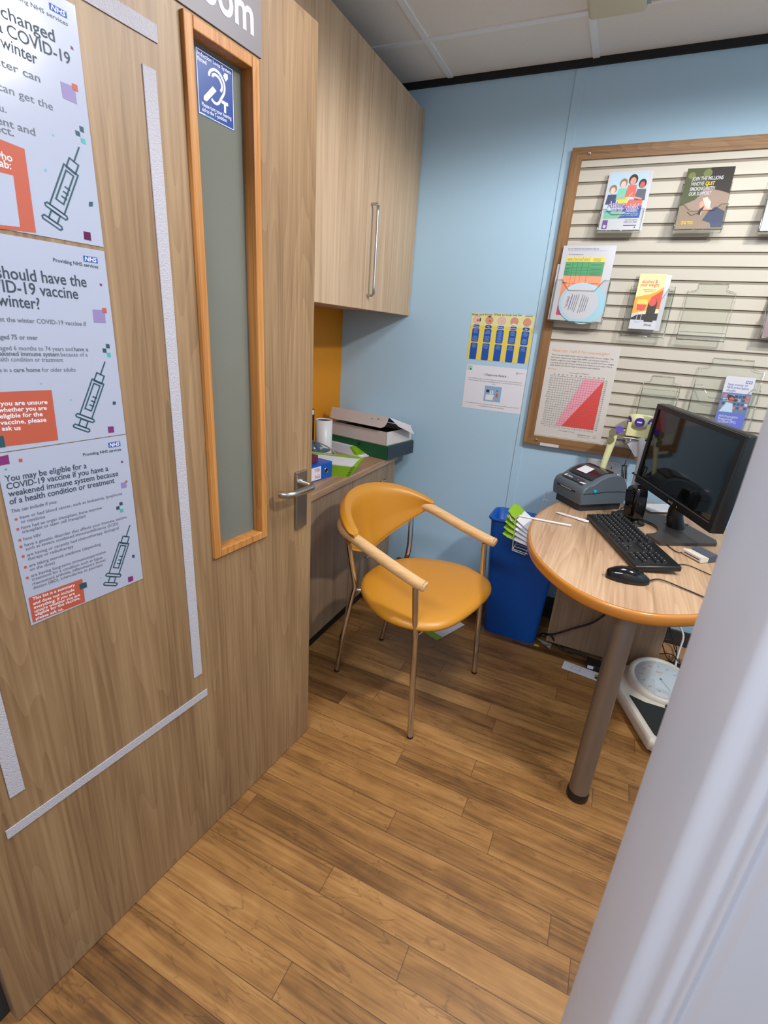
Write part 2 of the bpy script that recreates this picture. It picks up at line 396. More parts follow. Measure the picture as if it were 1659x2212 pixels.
# right door jamb: moulded lining with stop and architrave
prof = [(.115, .345), (.085, .345), (.0785, .340), (.0765, .33), (.0765, .30), (.0767, .26), (.0770, .232), (.0778, .2255), (.0815, .2235), (.0845, .2225), (.0850, .2150), (.0856, .2080), (.0866, .2045), (.0895, .2040), (.0897, .2015), (.0893, .1985), (.0905, .1965), (.0930, .1975), (.0935, .1945), (.0950, .189), (.150, .189), (.150, .345)]
m = MB(); m.loft([[(p[0], p[1], z) for p in prof] for z in (0, 1.0, 2.03)], WHITE, smooth=True)
jm = m.done('trim_3'); struct(jm, 'white moulded door jamb and architrave close to the camera')
try:
    jm.data.set_sharp_from_angle(angle=math.radians(70))
except Exception: pass
struct(MB().b2((-.905, .215, 0), (-.862, .30, 2.03), mat('slate_paint', (48, 56, 66), .5)).done('trim_4'), 'dark slate door lining on the hinge side')

# ================================================================== DOOR
door = bpy.data.objects.new('door_1', None); COL.objects.link(door); door.location = HN
struct(door, 'open wood veneer door with a tall narrow glass panel'); door['category'] = 'door'
DW, DH = (FE - HN).length, 1.977
S0, S1, Z0, Z1 = .5565, .734, .826, 1.835          # outside of the oak bead round the glass
m = MB(DOORF)
a0, a1, b0, b1 = S0 + .012, S1 - .012, Z0 + .012, Z1 - .012
for (xa, ya, xb, yb) in ((0, .004, a0, DH), (a1, .004, DW, DH), (a0, .004, a1, b0), (a0, b1, a1, DH)):
    m.b2((xa, ya, -.044), (xb, yb, 0), DOORW)
m.done('leaf', door)
BW = .0195
m = MB(DOORF)
for (xa, ya, xb, yb) in ((S0, Z0, S0 + BW, Z1), (S1 - BW, Z0, S1, Z1), (S0 + BW, Z0, S1 - BW, Z0 + BW), (S0 + BW, Z1 - BW, S1 - BW, Z1)):
    m.b2((xa, ya, -.022), (xb, yb, .009), OAK)
m.done('glazing_bead', door, bevel=.002)
def frosted():
    m = bpy.data.materials.new('obscured_glass'); m.use_nodes = True; nt = m.node_tree; b = nt.nodes['Principled BSDF']
    b.inputs['Base Color'].default_value = C(138, 140, 130); b.inputs['Roughness'].default_value = .12
    b.inputs['Transmission Weight'].default_value = .35; b.inputs['IOR'].default_value = 1.2
    return m
MB(DOORF).b2((S0 + .006, Z0 + .006, -.028), (S1 - .006, Z1 - .006, -.020), frosted()).done('glass_panel', door)
# lever handle on a plate
hs0, hs1, hz0, hz1 = .852, .899, .806, .977
hp = MB(DOORF).b2((hs0, hz0, .0005), (hs1, hz1, .009), STEEL).done('handle_plate', door, bevel=.0022)
m = MB(DOORF)
ps, pz = .876, .940
m.cyl((ps, pz, .008), (ps, pz, .014), .0135, STEEL)
path = [(ps, pz, .012), (ps, pz, .034), (ps - .004, pz, .045), (ps - .014, pz, .052), (ps - .03, pz, .053), (ps - .06, pz, .053), (ps - .085, pz, .052), (ps - .100, pz, .047), (ps - .110, pz, .038), (ps - .113, pz, .026)]
m.tube(path, .0095, STEEL, n=16, sub=4)
m.done('lever', hp)

# ---- things fixed to the door
def paper_on(F, x0, y0, x1, y1, m_, th=.0004, lift=.0006):
    mb = MB(F); mb.b2((x0, y0, lift), (x1, y1, lift + th), m_); return mb
LZ = .0013
def sticker(mb, quad, m_, z=LZ): mb.poly(quad, m_, z)
def nhs_logo(mb, x0, y0, x1, y1, z=LZ):
    mb.rect(x0, y0, x1, y1, NHSB, z)
    mb.text('NHS', (x0 + (x1 - x0) * .07, y0 + (y1 - y0) * .14), (y1 - y0) * 1.05, PAPER, z + .0002, width=(x1 - x0) * .86, bold=.02, shear=.2)
def P2(cx, cy): return dpx(cx / 4.74, 500 + cy / 4.74)
def P3(cx, cy): return dpx(cx / 4.74, 930 + cy / 4.74)
def P1(cx, cy): return dpx(cx / 6.704, cy / 6.704)
def Q1(cx, cy): return dpx(cx / 2.37, cy / 2.37)
def syringe(mb, pts, wd, mtl=DTEAL, z=LZ):
    """outline drawing of a syringe along an axis: tip, tail"""
    (tx, ty), (ex, ey) = pts
    ax = Vector((ex - tx, ey - ty)); Ln = ax.length; ax.normalize(); nx = Vector((-ax.y, ax.x))
    def q(t, n_): v = Vector((tx, ty)) + ax * Ln * t + nx * Ln * n_; return (v.x, v.y)
    st = lambda ps, c=False: mb.stroke([q(*p) for p in ps], wd, mtl, z, c)
    st([(0, 0), (.19, 0)])
    st([(.185, -.055), (.185, .055), (.30, .055), (.30, -.055)], True)
    st([(.29, -.085), (.29, .085), (.80, .085), (.80, -.085)], True)
    st([(.335, -.045), (.335, .045), (.70, .045), (.70, -.045)], True)
    for t in (.51, .57, .63): st([(t, .0), (t, .055)])
    cap = lambda t, h, wn: st([(t, -wn), (t - h * .4, -wn - h * .35), (t - h, -wn), (t - h, wn), (t - h * .5, wn + h * .35), (t, wn)], True)
    cap(.845, .045, .115)
    st([(.85, -.05), (.85, .05), (.945, .05), (.945, -.05)], True)
    cap(.99, .045, .10)
def squares(mb, conv, lst):
    for quad, mtl in lst: mb.poly([conv(*p) for p in quad], mtl, LZ)
def sq(x, y, w_, h_): return [(x, y), (x, y + h_), (x + w_, y + h_), (x + w_, y)]

# top poster
mb = paper_on(DOORF, .166, 1.4555, .3755, 1.757, LAMIN)
x1_ = P2(1003, 378)
logo = [P1(700, 35), P1(955, 160), P1(965, 275), P1(705, 150)]
nhs_logo(mb, logo[0][0], logo[2][1], logo[2][0], logo[0][1])
mb.text('Providing NHS services', P1(978, 385), .0072, INK, LZ, align='R', width=.083)
HL = .0192
mb.text('changed', P1(12, 250), HL, INK, LZ, q=P1(795, 615), bold=.012)
mb.text('COVID-19', P1(105, 525), HL, INK, LZ, q=P1(1020, 945), bold=.012); mb.text('a', P1(-60, 445), HL, INK, LZ, q=P1(45, 490), bold=.012)
mb.text('winter', P1(5, 680), HL, INK, LZ, q=P1(540, 945), bold=.012)
mb.text('last winter can', P1(580, 1200), .0128, INKG, LZ, align='R', width=.098, bold=.008)
mb.text('winter you can get the', P1(765, 1605), .0128, INKG, LZ, align='R', width=.142)
mb.text('you.', P1(90, 1640), .0128, INKG, LZ, align='R')
mb.text('patient and', P1(508, 1970), .0128, INKG, LZ, align='R', width=.070, bold=.008)
mb.text('respect.', P1(200, 1980), .0128, INKG, LZ, align='R', width=.050, bold=.008)
mb.poly([Q1(-60, 690), Q1(123, 763), Q1(182, 1192), Q1(-60, 1165)], ORNG, LZ)
mb.poly([Q1(-60, 868), Q1(65, 900), Q1(100, 1163), Q1(-60, 1145)], LAMIN, LZ + .0002)
mb.text('who', Q1(62, 830), .0128, PAPER, LZ + .0002, align='R', bold=.01); mb.text('jab:', Q1(56, 868), .0128, PAPER, LZ + .0002, align='R', bold=.01)
squares(mb, P1, [([(1012, 660), (1020, 708), (1060, 733), (1050, 690)], MAROON), ([(865, 1178), (905, 1420), (1110, 1512), (1075, 1262)], LILAC),
                 ([(1140, 1820), (1152, 1900), (1212, 1928), (1200, 1845)], DTEAL), ([(1080, 1882), (1092, 1955), (1158, 1985), (1146, 1912)], DTEAL), ([(1160, 1993), (1173, 2068), (1236, 2094), (1223, 2018)], TEAL),
                 ([(745, 1935), (750, 1962), (778, 1975), (772, 1945)], SKYB)])
mb.poly([P1(1033, 1205), P1(1045, 1300), P1(1122, 1332), P1(1110, 1235)], ORNG, LZ + .0003)
squares(mb, Q1, [(sq(225, 864, 11, 14), SKYB), (sq(453, 1033, 20, 24), DTEAL), ([(425, 1183), (430, 1225), (464, 1233), (459, 1190)], MAROON)])
syringe(mb, (Q1(402, 755), Q1(262, 1152)), .0022)
tag(mb.done('poster'), 'top poster on the door, COVID-19 changed headline above an orange block with a blank square', 'poster')
# middle poster
mb = paper_on(DOORF, .166, 1.1505, .3755, 1.4495, LAMIN)
a_, b_ = P2(845, 237), P2(998, 328)
nhs_logo(mb, a_[0], b_[1], b_[0], P2(845, 245)[1])
mb.text('Providing NHS services', P2(542, 308), .0075, INK, LZ, q=P2(1003, 380), bold=.012)
mb.text('should have the', P2(-35, 470), .0228, INK, LZ, q=P2(886, 570), bold=.012)
mb.text('COVID-19 vaccine', P2(-330, 582), .0228, INK, LZ, q=P2(800, 692), bold=.012)
mb.text('winter?', P2(-25, 755), .0228, INK, LZ, q=P2(410, 797), bold=.012)
mb.text('get the winter COVID-19 vaccine if', P2(-45, 917), .0094, INKG, LZ, q=P2(880, 968), bold=.008)
mb.text('aged 75 or over', P2(-25, 1100), .0094, INKG, LZ, q=P2(385, 1110), bold=.016)
mb.text('aged 6 months to 74 years and', P2(0, 1213), .0091, INKG, LZ, q=P2(742, 1224)); mb.text('have a', P2(757, 1224), .0091, INKG, LZ, q=P2(900, 1226), bold=.018)
mb.text('weakened immune system', P2(-95, 1268), .0091, INKG, LZ, q=P2(605, 1278), bold=.018); mb.text('because of a', P2(620, 1278), .0091, INKG, LZ, q=P2(893, 1280))
mb.text('health condition or treatment', P2(-60, 1328), .0091, INKG, LZ, q=P2(643, 1334))
mb.text('live in a', P2(-60, 1440), .0091, INKG, LZ, q=P2(118, 1438)); mb.text('care home', P2(137, 1438), .0091, INKG, LZ, q=P2(410, 1436), bold=.018); mb.text('for older adults', P2(428, 1436), .0091, INKG, LZ, q=P2(772, 1433))
mb.poly([P2(-200, 1650), P2(523, 1622), P2(592, 2135), P2(-200, 2230)], ORNG, LZ)
for s_, p_, q_ in (('If you are unsure', (-60, 1786), (483, 1765)), ('whether you are', (-20, 1850), (476, 1825)), ('eligible for the', (-5, 1914), (433, 1888)), ('vaccine, please', (0, 1980), (472, 1945)), ('ask us', (15, 2038), (208, 2030))):
    mb.text(s_, P2(*p_), .0094, PAPER, LZ + .0002, q=P2(*q_), bold=.016)
mb.poly([P2(-20, 2095), P2(30, 2090), P2(52, 2205), P2(-20, 2212)], DTEAL, LZ + .0003)
squares(mb, P2, [([(1015, 532), (1020, 556), (1042, 560), (1037, 535)], MAROON), ([(943, 798), (957, 932), (1079, 938), (1066, 806)], LILAC),
                 ([(1078, 1151), (1084, 1194), (1121, 1197), (1116, 1155)], DTEAL), ([(1045, 1195), (1050, 1238), (1088, 1242), (1083, 1199)], DTEAL), ([(1090, 1240), (1096, 1285), (1131, 1287), (1126, 1243)], TEAL),
                 (sq(404, 1550, 20, 14), SKYB), (sq(713, 1715, 18, 14), SKYB), (sq(1150, 1740, 31, 32), DTEAL), ([(1099, 1998), (1106, 2062), (1166, 2056), (1159, 1993)], MAROON),
                 ([(851, 2), (857, 80), (930, 97), (922, 12)], MAROON)])
mb.poly([P2(1040, 782), P2(1046, 831), P2(1088, 835), P2(1082, 785)], ORNG, LZ + .0003)
syringe(mb, (P2(1070, 1335), P2(825, 2035)), .0022)
tag(mb.done('poster'), 'middle poster on the door listing who is eligible, aged 75 or over', 'poster')
# bottom poster
mb = paper_on(DOORF, .1665, .8515, .3755, 1.149, LAMIN)
a_, b_ = P3(1103, 125), P3(1232, 170)
nhs_logo(mb, a_[0], P3(1103, 178)[1], b_[0], a_[1])
mb.text('Providing NHS services', P3(848, 262), .0075, INK, LZ, q=P3(1238, 204), bold=.012)
for s_, p_, q_ in (('You may be eligible for a', (50, 525), (885, 383)), ('COVID-19 vaccine if you have a', (68, 603), (1106, 410)), ('weakened immune system because', (85, 678), (1208, 461)), ('of a health condition or treatment', (97, 757), (1170, 533))):
    mb.text(s_, P3(*p_), .0140, INK, LZ, q=P3(*q_), bold=.012)
mb.text('This can include if you:', P3(112, 843), .0080, INKG, LZ, q=P3(578, 740), bold=.012)
for s_, p_, q_ in (('have or had blood cancer, such as leukaemia, lymphoma', (204, 905), (1248, 655)), ('or myeloma', (212, 950), (460, 893)),
                   ('have had an organ transplant, bone marrow', (218, 1010), (1043, 800)), ('transplant or stem cell transplant', (226, 1052), (876, 885)), ('have HIV', (238, 1125), (417, 1080)),
                   ('have a genetic disorder that affects your immune system,', (250, 1187), (1297, 893)), ('such as severe combined immunodeficiency (SCID)', (260, 1228), (1207, 962)),
                   ('are having or recently had chemotherapy, biological', (274, 1290), (1213, 1006)), ('therapy or radiotherapy', (282, 1330), (750, 1195)),
                   ('are taking steroid medicine (depending', (296, 1398), (1028, 1172)), ('on the dose)', (304, 1438), (558, 1362)),
                   ('are having long-term immunosuppressive', (316, 1502), (1080, 1250)), ('treatment for a condition such as lupus,', (323, 1540), (1053, 1305)),
                   ('rheumatoid arthritis, inflammatory bowel', (331, 1585), (1075, 1335)), ('disease (IBD), scleroderma or psoriasis', (338, 1625), (1048, 1383))):
    mb.text(s_, P3(*p_), .0080, INKG, LZ, q=P3(*q_), bold=.004)
for x, y in ((145, 895), (163, 997), (184, 1108), (196, 1176), (218, 1274), (241, 1385), (261, 1494)):
    mb.poly([P3(x, y + 4), P3(x + 4, y + 27), P3(x + 31, y + 22), P3(x + 27, y - 2)], ORNG, LZ)
mb.poly([P3(287, 1712), P3(838, 1515), P3(868, 1752), P3(333, 1965)], ORNG, LZ)
for s_, p_, q_ in (('This list is a summary', (330, 1738), (763, 1588)), ('and does not include', (336, 1785), (757, 1638)), ('everything. If you are', (343, 1825), (762, 1675)), ('unsure whether you are', (350, 1863), (816, 1690)), ('eligible for the vaccine,', (358, 1898), (816, 1722)), ('please ask us.', (364, 1938), (645, 1832))):
    mb.text(s_, P3(*p_), .0080, PAPER, LZ + .0002, q=P3(*q_), bold=.012)
mb.poly([P3(806, 1572), P3(815, 1628), P3(887, 1600), P3(879, 1546)], DTEAL, LZ + .0003)
squares(mb, P3, [([(-40, 272), (-20, 360), (95, 340), (80, 246)], MAROON), ([(184, 291), (190, 324), (228, 317), (222, 285)], ORNG), ([(42, 388), (46, 408), (70, 404), (66, 384)], TEAL),
                 ([(1234, 312), (1238, 332), (1257, 328), (1253, 308)], MAROON), ([(1232, 535), (1240, 592), (1294, 580), (1287, 524)], LILAC),
                 ([(1216, 737), (1222, 768), (1253, 758), (1248, 727)], DTEAL), ([(1184, 780), (1190, 814), (1222, 804), (1217, 770)], DTEAL), ([(1222, 806), (1228, 840), (1260, 830), (1254, 797)], TEAL),
                 (sq(1022, 1503, 14, 14), SKYB), ([(1347, 1275), (1353, 1303), (1377, 1296), (1372, 1268)], DTEAL), ([(1305, 1500), (1311, 1553), (1361, 1534), (1356, 1486)], MAROON)])
mb.poly([P3(1277, 512), P3(1281, 532), P3(1301, 526), P3(1297, 507)], ORNG, LZ + .0003)
syringe(mb, (P3(1325, 970), P3(1122, 1590)), .0022)
tag(mb.done('poster'), 'bottom poster on the door with bullet list and small orange summary block', 'poster')
# fuzzy hook-and-loop strips
def velcro(x0, y0, x1, y1, label):
    tag(MB(DOORF).b2((x0, y0, .0004), (x1, y1, .0022), VELCRO).done('velcro_strip'), label, 'velcro strip', 'white velcro strips on the door')
velcro(.476, .533, .500, 1.731, 'long vertical white velcro strip between the posters and the glass panel')
velcro(.061, .458, .511, .4775, 'horizontal white velcro strip low on the door')
velcro(.279, 1.769, .508, 1.793, 'horizontal white velcro strip at the top of the door')
velcro(.079, .540, .103, 1.70, 'vertical white velcro strip at the left picture edge')
# blue loop sign on the glass
SX0, SX1, SY0, SY1 = .589, .683, 1.697, 1.797
GF = frame(HN + DN * -.0199, DU, UP)
def SG(cx, cy): return dpx(390 + cx / 8.73, 60 + cy / 8.73, -.0195)
c00, c11 = SG(272, 335), SG(1020, 1957)
mb = MB(GF); mb.poly([SG(272, 335), SG(990, 775), SG(1020, 1957), SG(338, 1612)], SIGNB, .0004)
mb.stroke([SG(290, 365), SG(975, 797), SG(1005, 1930), SG(355, 1598)], .0012, PAPER, .0006, True)
mb.text('Induction Loop System', SG(318, 490), .0086, PAPER, .0006, q=SG(952, 890), bold=.012)
mb.text('Fitted', SG(320, 600), .0086, PAPER, .0006, q=SG(488, 700), bold=.012)
mb.text('Please turn your hearing', SG(402, 1462), .0086, PAPER, .0006, q=SG(958, 1745), bold=.012)
mb.text('aid to the T-position', SG(408, 1560), .0086, PAPER, .0006, q=SG(872, 1785), bold=.012)
mb.stroke([SG(784, 1398), SG(884, 1452)], .0052, PAPER, .0006); mb.stroke([SG(836, 1440), SG(838, 1590)], .0050, PAPER, .0007)
mb.rect(*SG(372, 1597), *SG(460, 1648), PAPER, .0006) if False else mb.stroke([SG(372, 1600), SG(462, 1645)], .0022, PAPER, .0006)
mb.stroke([SG(470, 1648), SG(620, 1722)], .0022, SKYB, .0006)
ear = [(535, 905), (540, 850), (575, 800), (640, 790), (720, 850), (780, 950), (820, 1060), (830, 1160), (815, 1250), (770, 1330), (740, 1390), (715, 1425), (680, 1435), (630, 1405), (585, 1340)]
mb.stroke([SG(*p) for p in ear], .0044, PAPER, .0006, round_=True)
ear2 = [(600, 925), (610, 890), (650, 885), (710, 930), (755, 1010), (780, 1100), (775, 1160), (755, 1205)]
mb.stroke([SG(*p) for p in ear2], .0044, PAPER, .0006, round_=True)
mb.poly([SG(605, 1102), SG(678, 1195), SG(495, 1390), SG(437, 1355), SG(437, 1290)], PAPER, .0006)
mb.poly([SG(830, 855), SG(885, 880), SG(893, 965), SG(850, 1018), SG(803, 905)], PAPER, .0006)
tag(mb.done('notice'), 'blue hearing loop notice with a white ear symbol on the door glass', 'notice')
# grey room sign
mb = MB(DOORF); mb.b2((.30, 1.8425, .0004), (.7455, 1.962, .0034), GREYS)
mb.text('room', dpx(545, 77), .078, PAPER, .0040, align='R', width=.150, bold=.02)
tag(mb.done('door_sign'), 'grey door sign with white lettering above the glass panel', 'door sign')

# ================================================================== CABINETS ON THE LEFT WALL
XC = -1.005
cz0, cz1, cy_split, cy1 = 1.4355, 2.272, 1.922, YB - .003
def wall_cabinet(y0, y1, label, handle_y=None):
    t = thing('wall_cabinet', label, 'cabinet', ((XL + XC) / 2, (y0 + y1) / 2, cz0), 'wall cabinets over the counter')
    MB().b2((XL + .002, y0, cz0 + .010), (XC - .021, y1, cz1), CABW).done('carcass', t)
    d = MB().b2((XC - .019, y0 + .0012, cz0), (XC, y1 - .0012, cz1), CABW).done('cabinet_door', t, bevel=.0012)
    if handle_y:
        z0, z1 = 1.490, 1.815
        MB().tube([(XC, handle_y, z0), (XC + .022, handle_y, z0), (XC + .030, handle_y, z0 + .010), (XC + .030, handle_y, z0 + .03), (XC + .030, handle_y, z1 - .03), (XC + .030, handle_y, z1 - .01), (XC + .022, handle_y, z1), (XC, handle_y, z1)], .0055, mat('matt_nickel', (190, 188, 190), .35, .9), n=12, sub=3).done('handle', d)
wall_cabinet(cy_split, cy1, 'wood veneer wall cabinet with a long silver bar handle, next to the blue wall', 1.955)
wall_cabinet(1.39, cy_split, 'wood veneer wall cabinet partly hidden behind the open door')
# counter
WT, WF, WE = .76, -.957, 2.315
MB_ = MB().b2((XL + .002, 1.25, WT - .030), (WF, WE, WT), WORKW)
tag(MB_.done('worktop', bevel=.003), 'wood laminate worktop holding boxes and files under the wall cabinets', 'worktop')
ks = onx(762, 1045, -.97).y
def base_cabinet(y0, y1, label, knobs):
    t = thing('base_cabinet', label, 'cabinet', ((XL - .97) / 2, (y0 + y1) / 2, 0), 'base cabinets under the worktop')
    MB().b2((XL + .002, y0, .09), (-.989, y1, WT - .0305), SHADEW).done('carcass', t)
    MB().b2((XL + .002, y0, .0), (-1.012, y1, .09), BLACKM).done('plinth', t)
    if not knobs:
        d = MB().b2((-.988, y0 + .002, .092), (-.97, y1 - .002, WT - .036), SHADEW).done('cabinet_door', t, bevel=.001)
        k = onx(668, 1112, -.965)
        MB().b2((-.9698, k.y - .006, k.z - .014), (-.962, k.y + .008, k.z + .014), IVORY).done('catch', d, bevel=.002)
    else:
        kz = [onx(826, 1038, -.965), onx(794, 1201, -.965)]
        zs = [(WT - .036 - .215, WT - .036), (.092, WT - .036 - .219)]
        for (za, zb), k in zip(zs, kz):
            d = MB().b2((-.988, y0 + .002, za), (-.97, y1 - .002, zb), SHADEW).done('drawer_front', t, bevel=.001)
            MB().tube([(-.970, k.y - .02, k.z), (-.955, k.y - .018, k.z + .002), (-.950, k.y, k.z + .003), (-.955, k.y + .018, k.z + .002), (-.970, k.y + .02, k.z)], .0045, CHROME, n=8, sub=3).done('knob', d)
base_cabinet(ks, WE - .005, 'wood veneer drawer cabinet with chrome knobs at the blue wall end', True)
base_cabinet(1.27, ks, 'wood veneer base cabinet beside the open door', False)

# ================================================================== SLAT BOARD ON THE BACK WALL
BX0, BX1, BZ0, BZ1 = -.349, 1.02, .897, 2.088
bd = thing('slat_board', 'large cream slatted board in an oak frame on the blue wall', 'display board', ((BX0 + BX1) / 2, YB, BZ0))
FW = .042
m = MB().b2((BX0 + .02, YB - .0105, BZ0 + .02), (BX1 - .02, YB, BZ1 - .02), CREAMD)
zk = .9695
m.b2((BX0 + .03, YB - .0165, BZ0 + .02), (BX1 - .03, YB - .003, zk - .0055), CREAM)
while zk < BZ1 - .03:
    m.b2((BX0 + .03, YB - .0165, zk + .0055), (BX1 - .03, YB - .003, min(zk + .04435, BZ1 - .02)), CREAM); zk += .04985
m.done('slats', bd)
FY = YB - .026
m = MB(); m.prism([(BX0, BZ0), (BX0 + FW, BZ0 + FW), (BX0 + FW, BZ1 - FW), (BX0, BZ1)], 0, .026, OAKZ, T=frame((0, YB, 0), (1, 0, 0), UP)); m.done('frame_side', bd, bevel=.003)
m = MB(); m.prism([(BX1, BZ0), (BX1, BZ1), (BX1 - FW, BZ1 - FW), (BX1 - FW, BZ0 + FW)], 0, .026, OAKZ, T=frame((0, YB, 0), (1, 0, 0), UP)); m.done('frame_side', bd, bevel=.003)
m = MB(); m.prism([(BX0, BZ1), (BX0 + FW, BZ1 - FW), (BX1 - FW, BZ1 - FW), (BX1, BZ1)], 0, .026, OAKX, T=frame((0, YB, 0), (1, 0, 0), UP)); m.done('frame_rail', bd, bevel=.003)
m = MB(); m.prism([(BX0, BZ0), (BX1, BZ0), (BX1 - FW, BZ0 + FW), (BX0 + FW, BZ0 + FW)], 0, .026, OAKX, T=frame((0, YB, 0), (1, 0, 0), UP)); m.done('frame_rail', bd, bevel=.003)
for px, py in ((1273.5, 331), (1158, 950)):
    p = ony(px, py, FY); MB().lathe([(.0065, 0), (.0065, .002), (.002, .0028), (.0015, .0015)], STEEL, n=16, T=frame((p.x, FY + .0003, p.z), (1, 0, 0), UP)).done('screw', bd)
# sticker on the bottom rail
p0, p1 = ony(1167, 955, FY), ony(1205, 969, FY)
tag(MB(wallF(FY)).b2((p0.x, p1.z + .003, .0002), (p1.x + .002, p0.z - .001, .0008), CARDW).done('blank_sticker'), 'blank white sticker on the bottom rail of the slat board', 'sticker')

# ---- papers on the blue wall
def W2(cx, cy): return bpx(1000 + cx / 9.218, 660 + cy / 9.218)
WF_ = wallF(YB - .0002)
YEL = mat('print_yellow', (232, 208, 92), .5); YELP = mat('print_pale_yellow', (226, 220, 160), .5)
BLU = mat('print_blue', (28, 84, 172), .5); SKIN = mat('print_skin', (214, 150, 128), .5); SKIN2 = mat('print_skin_pale', (226, 190, 180), .5); SKIN3 = mat('print_skin_red', (186, 96, 82), .5)
mb = MB(WF_)
q4 = [W2(168, 155), W2(1432, 185), W2(1305, 1150), W2(85, 1080)]
bx0, bx1 = (q4[0][0] + q4[3][0]) / 2, (q4[1][0] + q4[2][0]) / 2
bz0, bz1 = (q4[2][1] + q4[3][1]) / 2, (q4[0][1] + q4[1][1]) / 2
mb.b2((bx0, bz0, .0002), (bx1, bz1, .0006), YEL)
mb.rect(bx0, bz1 - .055, bx1, bz1, YELP, .0009)
mb.text('Bites and Stings: What to look out for', W2(190, 193), .0125, INK, .0012, q=W2(1180, 212), bold=.01)
mb.text('Somerset', W2(1242, 226), .008, INK, .0012, q=W2(1400, 234), bold=.012)
mb.stroke([W2(1275, 188), W2(1405, 192)], .001, INKG, .0012)
Wd = bx1 - bx0
for i, (nm, c1) in enumerate((('Mosquito', SKIN2), ('Tick', SKIN), ('Bed Bug', SKIN2), ('Bee/Wasp', SKIN), ('Flea', SKIN))):
    cx = bx0 + Wd * (.098 + .199 * i); R0 = .0182
    cz = bz1 - .030
    mb.disc(cx, cz, R0, INKG, .0010); mb.disc(cx, cz, R0 * .96, c1, .0012)
    if i < 2: mb.disc(cx + .003, cz - .003, .005, SKIN3, .0014)
    else:
        for k in range(9 if i == 2 else 6): mb.disc(cx + random.uniform(-.012, .012), cz + random.uniform(-.012, .012), .0011, SKIN3, .0014, n=8)
    if i == 3: mb.disc(cx, cz - .012, .012, PAPER, .0014, ry=.004)
    if i == 1: mb.disc(cx, cz + .0155, .009, BLACKM, .0014, ry=.0022)
    if i == 0: mb.disc(cx + .0145, cz, .003, BLACKM, .0014, ry=.008)
    z1_ = bz1 - .0515
    mb.rrect(cx - .0155, z1_ - .0135, cx + .0155, z1_, .006, BLU, .0012); mb.text(nm, (cx, z1_ - .0095), .0075, PAPER, .0014, align='C', bold=.01)
    z2 = z1_ - .0165
    for (za, zb, nl) in ((z2 - .060, z2, 11), (bz0 + .001, z2 - .065, 4)):
        mb.rrect(cx - .0168, za, cx + .0168, zb, .006 if za > bz0 + .002 else .004, BLU, .0012)
        for k in range(nl):
            zz = zb - .006 - k * .0048
            if zz < za + .003 or k in (4, 5) and i != 2: continue
            wv = random.uniform(.008, .0135); mb.rect(cx - wv, zz - .0007, cx + wv, zz + .0007, mat('print_light_blue', (150, 180, 220), .5), .0014)
tag(mb.done('poster'), 'small yellow and blue insect bites poster on the blue wall', 'poster')
mb = MB(WF_)
q4 = [W2(55, 1185), W2(1278, 1250), W2(1165, 2155), W2(0, 2040)]
nx0, nx1 = (q4[0][0] + q4[3][0]) / 2, (q4[1][0] + q4[2][0]) / 2; nz0, nz1 = (q4[2][1] + q4[3][1]) / 2, (q4[0][1] + q4[1][1]) / 2
mb.b2((nx0, nz0, .0002), (nx1, nz1, .0006), PAPER)
NW, NH = nx1 - nx0, nz1 - nz0
def nn(a, b): return (nx0 + NW * a, nz1 - NH * b)
mb.text('- Chaperone Notice -', nn(.295, .215), .0145, INK, .0010, q=nn(.705, .215), bold=.006)
mb.rect(*nn(.02, .12), *nn(.10, .02), mat('print_mint', (176, 210, 200), .5), .0010); mb.disc(*nn(.075, .10), .0045, mat('print_green', (40, 130, 90), .5), .0013)
mb.disc(*nn(.845, .105), .0050, INKG, .0010); mb.disc(*nn(.845, .105), .0032, PAPER, .0012); mb.text('pharmacy', nn(.872, .105), .005, INK, .0010, q=nn(.955, .105))
mb.text('If you would like a chaperone present during your consultation, please inform the Pharmacist /', nn(.05, .31), .0065, INKG, .0010, q=nn(.95, .31))
mb.text('healthcare assistant. This could be a friend/family member or another member of the pharmacy', nn(.05, .355), .0065, INKG, .0010, q=nn(.95, .355)); mb.text('team.', nn(.5, .40), .0065, INKG, .0010, align='C')
mb.text('In the unlikely event that we are unable to provide a chaperone, you will be given the option of', nn(.05, .875), .0065, INKG, .0010, q=nn(.95, .875)); mb.text('rescheduling the consultation for a later date.', nn(.28, .925), .0065, INKG, .0010, q=nn(.72, .925))
mb.rect(*nn(.355, .79), *nn(.635, .44), mat('print_cornflower', (140, 178, 214), .5), .0010)
mb.rect(*nn(.385, .76), *nn(.52, .635), PAPER, .0012); mb.rect(*nn(.385, .585), *nn(.435, .525), INK, .0012)
mb.disc(*nn(.475, .50), .0042, SKIN, .0012); mb.poly([nn(.445, .62), nn(.505, .62), nn(.50, .54), nn(.455, .54)], PAPER, .0012); mb.stroke([nn(.475, .545), nn(.475, .605)], .0015, INK, .0014)
mb.disc(*nn(.565, .545), .0045, INK, .0012); mb.disc(*nn(.562, .56), .0036, SKIN, .0014); mb.poly([nn(.55, .68), nn(.585, .68), nn(.58, .59), nn(.556, .59)], SKIN3, .0012)
mb.stroke([nn(.57, .685), nn(.52, .69), nn(.505, .775)], .0035, SKIN, .0013)
tag(mb.done('notice'), 'white chaperone notice with a small blue picture below the insect bites poster', 'notice')

